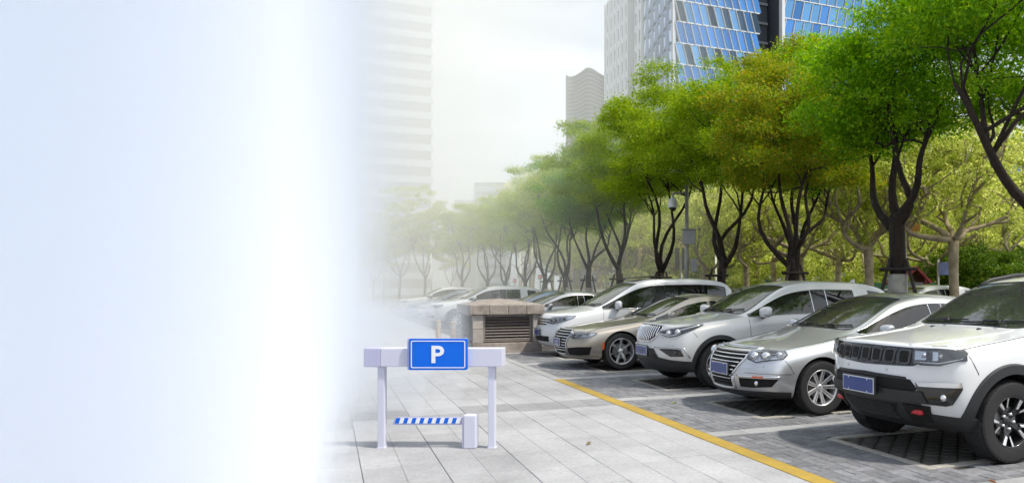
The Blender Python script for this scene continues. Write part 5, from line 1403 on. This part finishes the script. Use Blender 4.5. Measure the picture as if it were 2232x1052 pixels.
def build_buildings():
    M['b_white'] = pm('spandrel_white', (.50, .56, .66), .5, vary=.06, scale=.3)
    M['b_glass'] = pm('tower_glass', (.10, .13, .17), .12, .3, obj=.25)
    M['b_grey'] = pm('facade_grey', (.33, .34, .37), .55, vary=.08, scale=.4)
    M['b_core'] = pm('facade_core', (.09, .1, .12), .7)
    M['pane_blue'] = pm('pane_blue', (.10, .27, .58), .1, .75, obj=.35)
    M['pane_sky'] = pm('pane_sky', (.16, .36, .60), .08, .75, obj=.2)
    M['pane_deep'] = pm('pane_deep', (.05, .09, .14), .1, .5, obj=.4)
    M['pane_pale'] = pm('pane_pale', (.42, .50, .62), .15, .6, obj=.15)
    M['fin'] = pm('fin_white', (.72, .74, .78), .4)
    # banded tower on the left
    x0, x1, y0, dp = -2, 25.4, 207, 34; FH = 4.15; n = 30
    e = empty('banded_tower', ((x0 + x1) / 2, y0 + dp / 2, 0)); tag(e, 'tall office tower of white and grey horizontal bands fading into the haze', 'tower'); ox, oy = e.location.x, e.location.y
    MB().box((x0 + .8 - ox, y0 + .8 - oy, 0), (x1 - .8 - ox, y0 + dp - oy, n * FH)).build('core', M['b_core'], e)
    sp = MB().cbox((x0 - ox, -dp / 2, 0), (x1 - ox, dp / 2, 1.75), .08).build('spandrel', M['b_white'], None); gl = MB()
    nx = 24
    for i in range(nx):
        a = x0 + .5 + (x1 - x0 - 1) * i / nx; gl.add([(a + .04 - ox, -dp / 2 + .45, 1.76), (a + (x1 - x0 - 1) / nx - .04 - ox, -dp / 2 + .45, 1.76), (a + (x1 - x0 - 1) / nx - .04 - ox, -dp / 2 + .45, FH - .01), (a + .04 - ox, -dp / 2 + .45, FH - .01)], [(0, 1, 2, 3)])
    go = gl.build('window_band', M['b_glass'], None)
    for k in range(n):
        shared('spandrel', sp.data, (0, 0, k * FH), e); shared('window_band', go.data, (0, 0, k * FH), e)
    bpy.data.objects.remove(sp); bpy.data.objects.remove(go)
    # small far tower and low block
    def banded(name, u0, u1, Z, vt, label, fh=3.6, mats=('b_white', 'b_grey')):
        xa, ya, _ = at(u0, Z); xb, yb, _ = at(u1, Z); H = 1.5 + (630 - vt) / 1670 * Z; w = math.hypot(xb - xa, yb - ya)
        e = empty(name, ((xa + xb) / 2, (ya + yb) / 2, 0), -YAW); tag(e, label, 'building')
        s1 = MB().box((-w / 2, 0, 0), (w / 2, w * .8, fh * .55)).build('spandrel', M[mats[0]], None); s2 = MB().box((-w / 2 + .3, .3, 0), (w / 2 - .3, w * .8 - .3, fh * .45)).build('window_band', M[mats[1]], None)
        for k in range(int(H / fh)):
            shared('spandrel', s1.data, (0, 0, k * fh), e); shared('window_band', s2.data, (0, 0, k * fh + fh * .55), e)
        bpy.data.objects.remove(s1); bpy.data.objects.remove(s2); return e, w, H
    banded('far_tower', 1032, 1102, 420, 380, 'small far banded tower low on the horizon right of the big banded tower', 5)
    banded('far_block', 988, 1036, 400, 424, 'far plain low block touching the small far tower', 8, ('b_grey', 'b_grey'))
    M['b_rib'] = pm('wave_rib', (.17, .17, .20), .5)
    # tower with wave-cut crown
    Z = 430; xa, ya, _ = at(1233, Z); xb, yb, _ = at(1330, Z); w = math.hypot(xb - xa, yb - ya)
    e = empty('wave_tower', ((xa + xb) / 2, (ya + yb) / 2, 0), -YAW); tag(e, 'distant grey tower with a wavy curved crown and close horizontal ribs', 'tower')
    k = Z / 1670
    prof = [(-.5, 162), (-.44, 166), (-.3, 163), (-.12, 156), (-.02, 150), (.1, 151), (.25, 158), (.4, 165), (.5, 166)]
    def top(t):
        for (a, va), (b, vb) in zip(prof, prof[1:]):
            if a <= t <= b: return 1.5 + (630 - lerp(va, vb, (t - a) / (b - a))) * k
    N = 24; m = MB()
    v = []
    for i in range(N + 1):
        t = -.5 + i / N; y = -2.2 * math.cos(t * 9) ; zt = top(t)
        v += [(t * w, y, 0), (t * w, y, zt), (t * w, 24, zt - 1), (t * w, 24, 0)]
    f = []
    for i in range(N):
        for q in range(3): f.append((i * 4 + q, (i + 1) * 4 + q, (i + 1) * 4 + q + 1, i * 4 + q + 1))
    f += [(0, 1, 2, 3), (N * 4 + 3, N * 4 + 2, N * 4 + 1, N * 4)]
    m.add(v, f).build('body', M['b_core'] if False else pm('wave_tower_glass', (.06, .065, .09), .35, .1), e, smooth=False)
    for q in range(58):
        z0 = 4 + q * 2.1; r = MB(); pts = []
        for i in range(N + 1):
            t = -.5 + i / N; zz = min(z0 + (top(t) - 118) * (q / 58.) ** 2, top(t) - 1.)
            y = -2.2 * math.cos(t * 9); pts.append((t * w, y, zz))
        v = [(x, y - .4, z) for x, y, z in pts] + [(x, y - .4, z + .9) for x, y, z in pts] + [(x, y + .1, z + .9) for x, y, z in pts] + [(x, y + .1, z) for x, y, z in pts]
        n1 = N + 1; f = [(i + a * n1, i + 1 + a * n1, i + 1 + ((a + 1) % 4) * n1, i + ((a + 1) % 4) * n1) for i in range(N) for a in range(4)]
        r.add(v, f).build('rib', M['b_rib'], e)
    # faceted glass tower
    cx, cy = 56., 123.; FH = 3.75; n = 17; L = 36.; Wd = 17.4
    e = empty('glass_tower', (cx, cy, 0)); tag(e, 'faceted tower, pale folded panels on one side, slanted blue panes on the other', 'tower')
    MB().box((.6, .6, 0), (Wd - .1, L, n * FH)).build('core', M['b_core'], e)
    MB().cbox((-.5, 18.2, 0), (2, 21.4, n * FH + 1), .1).build('pier', M['b_grey'], e)
    MB().cbox((-.35, L - .6, 0), (1.5, L + .2, n * FH), .1).build('edge_pier', M['fin'], e)
    pr = MB().tube([(-.1, -.1, 0), (-.1, -.1, n * FH)], .22, 6).build('corner_fin', M['fin'], e)
    # folded pale panels: each leans, stepping up floor by floor
    pw = 2.35
    v = [(-.75, 0, .02), (-.02, pw, .02), (-.02, pw, FH - .02), (-.35, 0, FH - .02), (.5, 0, .02), (.5, pw, .02), (.5, pw, FH - .02), (.5, 0, FH - .02)]
    fp = meshfix('folded_panel', v, [(0, 1, 2, 3), (4, 7, 6, 5), (0, 3, 7, 4), (1, 5, 6, 2), (0, 4, 5, 1), (3, 2, 6, 7)], M['pane_pale'])
    for i in range(6):
        for q in range(n): shared('folded_panel', fp, (0, .05 + pw * i, q * FH - (.62 * (i % 6))), e)
    wp = MB().cbox((-.1, -.55, .75), (.15, .55, FH - .55), .03).build('x', M['pane_deep'], None); fr = MB()
    fr.cbox((-.45, -1.1, 0), (.3, -.56, FH - .01), .03).cbox((-.28, .56, 0), (.3, 1.1, FH - .01), .03).cbox((-.3, -.56, 0), (.3, .56, .74), .03).cbox((-.3, -.56, FH - .54), (.3, .56, FH - .01), .03)
    fo = fr.build('x', M['fin'], None)
    ys = [15.3, 17.3] + [22.6 + 2.25 * i for i in range(6)]
    for y in ys:
        for q in range(n):
            p = shared('window_surround', fo.data, (0, y, q * FH), e); shared('window_pane', wp.data, (0, 0, 0), p)
    bpy.data.objects.remove(wp); bpy.data.objects.remove(fo)
    # slanted panes on the other face, with white leaning fins
    def slanted(e, x0, wdt, ncol, lean, mats, y=0.):
        c = wdt / ncol
        pm_ = []
        for mt in mats: pm_.append(meshfix('pane', [(.05, y, .10), (c * .92, y - .14, .10), (c * .92 + lean, y - .14, FH - .05), (.05 + lean, y, FH - .05), (.05, y + .3, .10), (c * .92, y + .3, .10), (c * .92 + lean, y + .3, FH - .05), (.05 + lean, y + .3, FH - .05)], [(0, 1, 2, 3), (4, 7, 6, 5), (0, 3, 7, 4), (1, 5, 6, 2), (0, 4, 5, 1), (3, 2, 6, 7)], mt))
        fm = meshfix('fin', [(-.03, y - .42, 0), (.03, y - .42, 0), (.03 + lean, y - .42, FH), (-.03 + lean, y - .42, FH), (-.03, y + .2, 0), (.03, y + .2, 0), (.03 + lean, y + .2, FH), (-.03 + lean, y + .2, FH)], [(0, 1, 2, 3), (4, 7, 6, 5), (0, 3, 7, 4), (1, 5, 6, 2), (0, 4, 5, 1), (3, 2, 6, 7)], M['fin'])
        bm_ = MB().cbox((x0, y - .22, -.12), (x0 + wdt, y + .3, .09), .02).build('floor_band', M['fin'], None)
        for q in range(2, n):
            shared('floor_band', bm_.data, (0, 0, q * FH), e)
            for i in range(ncol):
                k = (i * 2 + q) % len(pm_) if (i * 5 + q * 3) % 7 else 0
                shared('pane', pm_[k], (x0 + i * c - (lean * .5 if lean else 0) , 0, q * FH), e)
                shared('fin', fm, (x0 + i * c - lean * .5, 0, q * FH), e)
        bpy.data.objects.remove(bm_)
    slanted(e, .6, Wd - .6, 11, -1.05, [M['pane_blue'], M['pane_deep'], M['pane_blue'], M['pane_sky']])
    e2 = empty('glass_tower', (78.8, 123, 0)); tag(e2, 'second blue glass tower right of the faceted one, with leaning white lines', 'tower')
    MB().box((0, .5, 0), (34, 30, n * FH)).build('core', M['b_core'], e2)
    slanted(e2, 0, 34, 17, .8, [M['pane_sky'], M['pane_blue'], M['pane_sky']])
    MB().cbox((-.7, -.5, 0), (-.05, .6, n * FH), .05).build('edge_fin', M['fin'], e2)
    e3 = empty('link_block', (76, 128, 0)); tag(e3, 'dark recessed link between the two blue glass towers', 'building')
    MB().box((-2.6, 0, 0), (2.2, 10, n * FH)).build('core', M['b_core'], e3)
    lb = MB().cbox((-2.6, -.3, 0), (2.2, -.02, .5), .03).build('x', M['b_grey'], None)
    for q in range(n): shared('floor_band', lb.data, (0, 0, q * FH), e3)
    bpy.data.objects.remove(lb)
    # low offices behind the park
    def office(u0, u1, Z, H, label, mat, pane, cat='building'):
        xa, ya, _ = at(u0, Z); xb, yb, _ = at(u1, Z); w = math.hypot(xb - xa, yb - ya)
        e = empty('office_block', ((xa + xb) / 2, (ya + yb) / 2, 0), -YAW); tag(e, label, cat)
        MB().box((-w / 2, 0, 0), (w / 2, 12, H)).build('wall', mat, e)
        nx, nz = int(w / 2.2), int(H / 3.4); wm = MB().cbox((-.75, -.12, .8), (.75, -.01, 2.7), .03).build('x', pane, None)
        for i in range(nx):
            for q in range(nz): shared('window', wm.data, (-w / 2 + 1.1 + i * (w - 2.2) / max(1, nx - 1), 0, q * 3.4), e)
        bpy.data.objects.remove(wm)
    office(1660, 1830, 96, 17, 'grey office block glimpsed through the plane trees behind the rusty leaved tree', M['b_grey'], M['pane_deep'])
    office(2180, 2420, 70, 15, 'dark blue glazed block behind the plane trees at the picture edge', M['b_core'], M['pane_blue'])

# ================================================================ street furniture
def build_street():
    red = pm('lamp_red', (.6, .03, .02), .4, emit=((1, .15, .08), .8)); orange = pm('sign_orange', (.55, .26, .07), .6, vary=.15, scale=3); blue = pm('sign_greyblue', (.12, .15, .30), .6, vary=.25, scale=3)
    x, y, _ = at(1497, 24.6); e = empty('camera_pole', (x, y, 0), -YAW); tag(e, 'grey pole with a white dome camera on a short arm and equipment boxes', 'camera pole')
    k = 27 / 1670
    MB().tube([(0, 0, 0), (0, 0, 4.85)], [.075, .06], 14).build('pole', M['metal_grey'], e, smooth=True)
    MB().tube([(0, 0, 4.58), (-.36, 0, 4.58), (-.44, 0, 4.55), (-.45, 0, 4.42)], .032, 10).build('arm', M['metal_grey'], e, smooth=True)
    d = MB().lathe_z([(.001, 4.45), (.07, 4.44), (.13, 4.36), (.155, 4.22), (.155, 4.12)], 20, (-.45, 0, 0)).build('camera_housing', M['white_plastic'], e, smooth=True)
    MB().ell((-.45, 0, 4.12), (.12, .12, .13), 18, 12).build('camera_dome', M['gloss_black'], d, smooth=True)
    b = MB().cbox((-.14, -.16, 2.93), (.29, -.07, 3.40), .015).build('equipment_box', M['metal_grey'], e); MB().cbox((-.16, -.2, 3.40), (.40, -.05, 3.43), .008).build('box_hood', M['metal_grey'], b)
    MB().cbox((.12, -.14, 2.05), (.33, -.06, 2.48), .015).build('equipment_box', M['metal_grey'], e)
    MB().cbox((-.62, -.04, .4), (-.08, .3, 1.62), .02).build('cabinet', M['white_plastic'], e)
    x, y, _ = at(1480, 33); k = 33 / 1670; e = empty('traffic_light', (x, y, 0), -YAW); tag(e, 'black traffic signal seen from behind, next to the dome camera pole', 'traffic light')
    MB().tube([(.1, 0, 0), (.1, 0, 2.9)], .05, 10).build('pole', M['metal_grey'], e, smooth=True)
    for a0, a1 in ((-.17, .02), (.13, .24)):
        h = MB().cbox((a0, -.1, 2.35), (a1, .1, 3.27), .02).build('signal_head', M['black'], e)
        for q in range(3): MB().lathe_y([(.001, 0), (.07, 0), (.08, .12)], 14, ((a0 + a1) / 2, .1, 2.5 + .3 * q)).build('lamp', M['gloss_black'], h)
    def redlight(u, Z, z, lb):
        x, y, _ = at(u, Z); e = empty('traffic_light', (x, y, 0), -YAW); tag(e, lb, 'traffic light')
        MB().tube([(0, .1, 0), (0, .1, z + .2)], .05, 8).build('pole', M['metal_grey'], e, smooth=True)
        h = MB().cbox((-.15, -.08, z - .17), (.15, .05, z + .17), .02).build('signal_head', M['black'], e); MB().lathe_y([(.001, -.10), (.075, -.095), (.085, -.08)], 16, (0, 0, z)).build('lamp', red, h, smooth=True)
    redlight(1421, 40, 2.0, 'small red signal glowing above the van roof'); redlight(1177, 62, 2.5, 'small red signal in the haze by the light poles'); redlight(1122, 70, 2.3, 'faint red signal left of the light poles in the haze')
    def sign(u, Z, v0, v1, w, mat, lb, cat='sign', pu=None):
        k = Z / 1670; x, y, _ = at(u, Z); e = empty('street_sign', (x, y, 0), -YAW); tag(e, lb, cat)
        px = ((pu or u) - u) * k; z0, z1 = 1.5 + (630 - v1) * k, 1.5 + (630 - v0) * k
        MB().tube([(px, .05, 0), (px, .05, z1 + .1)], .045, 10).build('pole', M['metal_grey'], e, smooth=True)
        MB().cbox((-w * k / 2, -.02, z0), (w * k / 2, .02, z1), .008).build('sign_board', mat, e)
    sign(2064, 27, 571, 599, 36, blue, 'blank blue grey sign board on a pale pole beside the mottled plane tree', pu=2046)
    sign(1988, 29, 470, 486, 36, orange, 'upper orange board on the pole right of the thick dark trunk', pu=1975)
    sign(1987, 28.6, 488, 504, 37, orange, 'lower orange board right of the thick dark trunk', pu=1975)
    def pole(u, Z, vt, lb, r=.05):
        x, y, _ = at(u, Z); z = 1.5 + (630 - vt) / 1670 * Z
        e = empty('light_pole', (x, y, 0), -YAW); tag(e, lb, 'pole')
        MB().tube([(0, 0, 0), (0, 0, z)], [r * 1.3, r], 10).build('shaft', M['white_plastic'], e, smooth=True); MB().lathe_z([(r * 3, 0), (r * 3, .05), (r * 1.4, .3)], 12).build('base', M['metal_grey'], e); MB().ell((0, 0, z), (r * 1.6, r * 1.6, r), 10, 6).build('cap', M['metal_grey'], e, smooth=True)
    pole(1743, 30, 488, 'slim pale pole behind the rusty leaved tree'); pole(1133, 58, 545, 'left one of two slim white light poles in the haze', .06); pole(1160, 58, 535, 'right one of two slim white light poles in the haze', .06)
    pole(940, 60, 550, 'slim white pole in the haze over the far crossover roof', .06); pole(836, 64, 560, 'slim white pole lost in the haze at the far end', .08); pole(1560, 40, 548, 'thin pale pole left of a plane tree, behind the van tail', .045)
    # white railing along the street
    x0, y0, _ = at(1165, 60); x1, y1, _ = at(1330, 40); e = empty('railing', (x0, y0, 0), math.atan2(y1 - y0, x1 - x0)); tag(e, 'long white railing of thin uprights between the hazy tree trunks', 'fence'); L = math.hypot(x1 - x0, y1 - y0)
    bm_ = MB().cbox((-.014, -.012, .1), (.014, .012, 1.5), .004).build('x', M['white_plastic'], None)
    for i in range(int(L / .2)): shared('upright', bm_.data, (i * .2, 0, 0), e)
    bpy.data.objects.remove(bm_)
    for z in (.2, 1.35): MB().box((0, -.03, z), (L, -.013, z + .05)).build('rail', M['white_plastic'], e)
    # hut with a red roof, green hoarding, pale planter wall
    hut_red = pm('hut_roof_red', (.36, .05, .05), .6, vary=.15, scale=4); green = pm('hoarding_green', (.10, .28, .16), .6, vary=.1, scale=2)
    x, y, _ = at(1992, 27.5); e = empty('hut', (x, y, 0), -YAW); tag(e, 'small hut with a sloping red roof right of the thick dark trunk', 'hut')
    MB().box((-.5, 0, 0), (.42, 1.2, 1.75)).build('wall', M['b_grey'], e)
    rf = MB().prism([(-.75, 1.72), (.1, 2.32), (.16, 2.26), (-.66, 1.66)], 1.5, lambda a, b, c: (a, -.15 + c, b)).build('roof', hut_red, e)
    MB().prism([(.08, 2.30), (.62, 1.76), (.56, 1.70), (.08, 2.2)], 1.5, lambda a, b, c: (a, -.15 + c, b)).build('roof_slope', hut_red, e)
    for a in (-.45, .4): MB().cbox((a - .04, -.1, 0), (a + .04, -.02, 1.9), .01).build('post', hut_red, e)
    x, y, _ = at(1958, 30); e = empty('hoarding', (x, y, 0), -YAW); tag(e, 'green hoarding with a white stripe behind the thick dark trunk', 'fence')
    for i in range(6):
        p = MB().cbox((-1.5 + i * .5, 0, 0), (-1.01 + i * .5, .05, 1.75), .01).build('panel', green, e)
    MB().box((-1.5, -.01, 1.45), (1.49, -.002, 1.52)).build('stripe', M['white_plastic'], e)
    x, y, _ = at(1690, 33); e = empty('planter_wall', (x, y, 0), -YAW); tag(e, 'pale concrete bench wall among the plane trees over the crossover roof', 'wall')
    MB().cbox((-1.4, 0, 1.2), (1.5, .5, 1.62), .03).build('seat_slab', M['stone_pale'], e)
    for a in (-1.1, 0, 1.1): MB().cbox((a - .2, .05, 0), (a + .2, .45, 1.198), .02).build('support', M['stone_pale'], e)

# ================================================================ made-up mist wedges imitating a flat pale fade, and the far haze
def volume(name, pts, z0, z1, density, col=(.91, .948, 1.), g=-.3):
    n = len(pts); v = [(x, y, z0) for x, y in pts] + [(x, y, z1) for x, y in pts]
    m = bpy.data.materials.new(name); m.use_nodes = True; t = m.node_tree; t.nodes.clear(); o = t.nodes.new('ShaderNodeOutputMaterial'); p = t.nodes.new('ShaderNodeVolumePrincipled')
    p.inputs['Color'].default_value = (*col, 1); p.inputs['Density'].default_value = density; p.inputs['Anisotropy'].default_value = g
    t.links.new(p.outputs[0], o.inputs[1])
    b = MB().add(v, [tuple(range(n)), tuple(range(n, 2 * n))] + [(i, (i + 1) % n, n + (i + 1) % n, n + i) for i in range(n)])
    q = b.build(name, m); q['kind'] = 'stuff'; return q

def fade_mist(start, heading, near, far, width, top, density, col):
    """one added layer of the pale fade: even mist left of a line that starts beside the viewer and runs off at a compass heading (degrees from +y)"""
    d = Vector((math.sin(R(heading)), math.cos(R(heading)))); l = Vector((-d.y, d.x)); s = Vector(start)
    a, b = s + d * near, s + d * far
    volume('fade_mist', [tuple(a), tuple(b), tuple(b + l * width), tuple(a + l * width)], -1., top, density, col)

def build_fade_and_haze():
    for st, hd, near, far, dens in FADE: fade_mist(st, hd, near, far, 60, 15 if far > 17.5 else 8 if near < 4 else 1.3, dens, (.80, .85, .92) if dens < .1 else (.925, .955, 1.))  # thin layers tinted darker to damp their bright sunlit fringe
    volume('haze', [(-70, 24), (14, 24), (14, 95), (-70, 95)], -1., 46, .027, (.995, .992, .98), 0.)
FADE = []  # added layers fanned by view column so together they form the pale fade
for k in range(6):
    u = 940 - 40 * k; b = (u - 1446) / 1670; a = -.75 - .10 * k
    FADE.append(((a * .9155, -a * .402), math.degrees(math.atan(b) + YAW), 2.6, 34 - 2 * k, .014 * 1.85 ** k))

# more added fade layers close beside the viewer, whitening the near ground
for a, b, near, far, dn in ((-.30, -.327, 2.7, 12, .03), (-.27, -.351, 2.6, 12, .06), (-.24, -.375, 2.5, 12, .12), (-.20, -.399, 2.4, 12, .22), (-.16, -.423, 2.3, 12, .45),
                            (-.30, -.231, 8.3, 17, .06), (-.30, -.279, 8.2, 16, .08)):
    FADE.append(((a * .9155, -a * .402), math.degrees(math.atan(b) + YAW), near, far, dn))
build_ground(); build_buildings()
build_row_trees(); build_park(); build_street(); build_vent(); build_gate(); build_bollards()
seven_slot_suv(); silver_sedan(); pearl_crossover(); champagne_sedan(); white_van(); far_cars()
build_fade_and_haze()
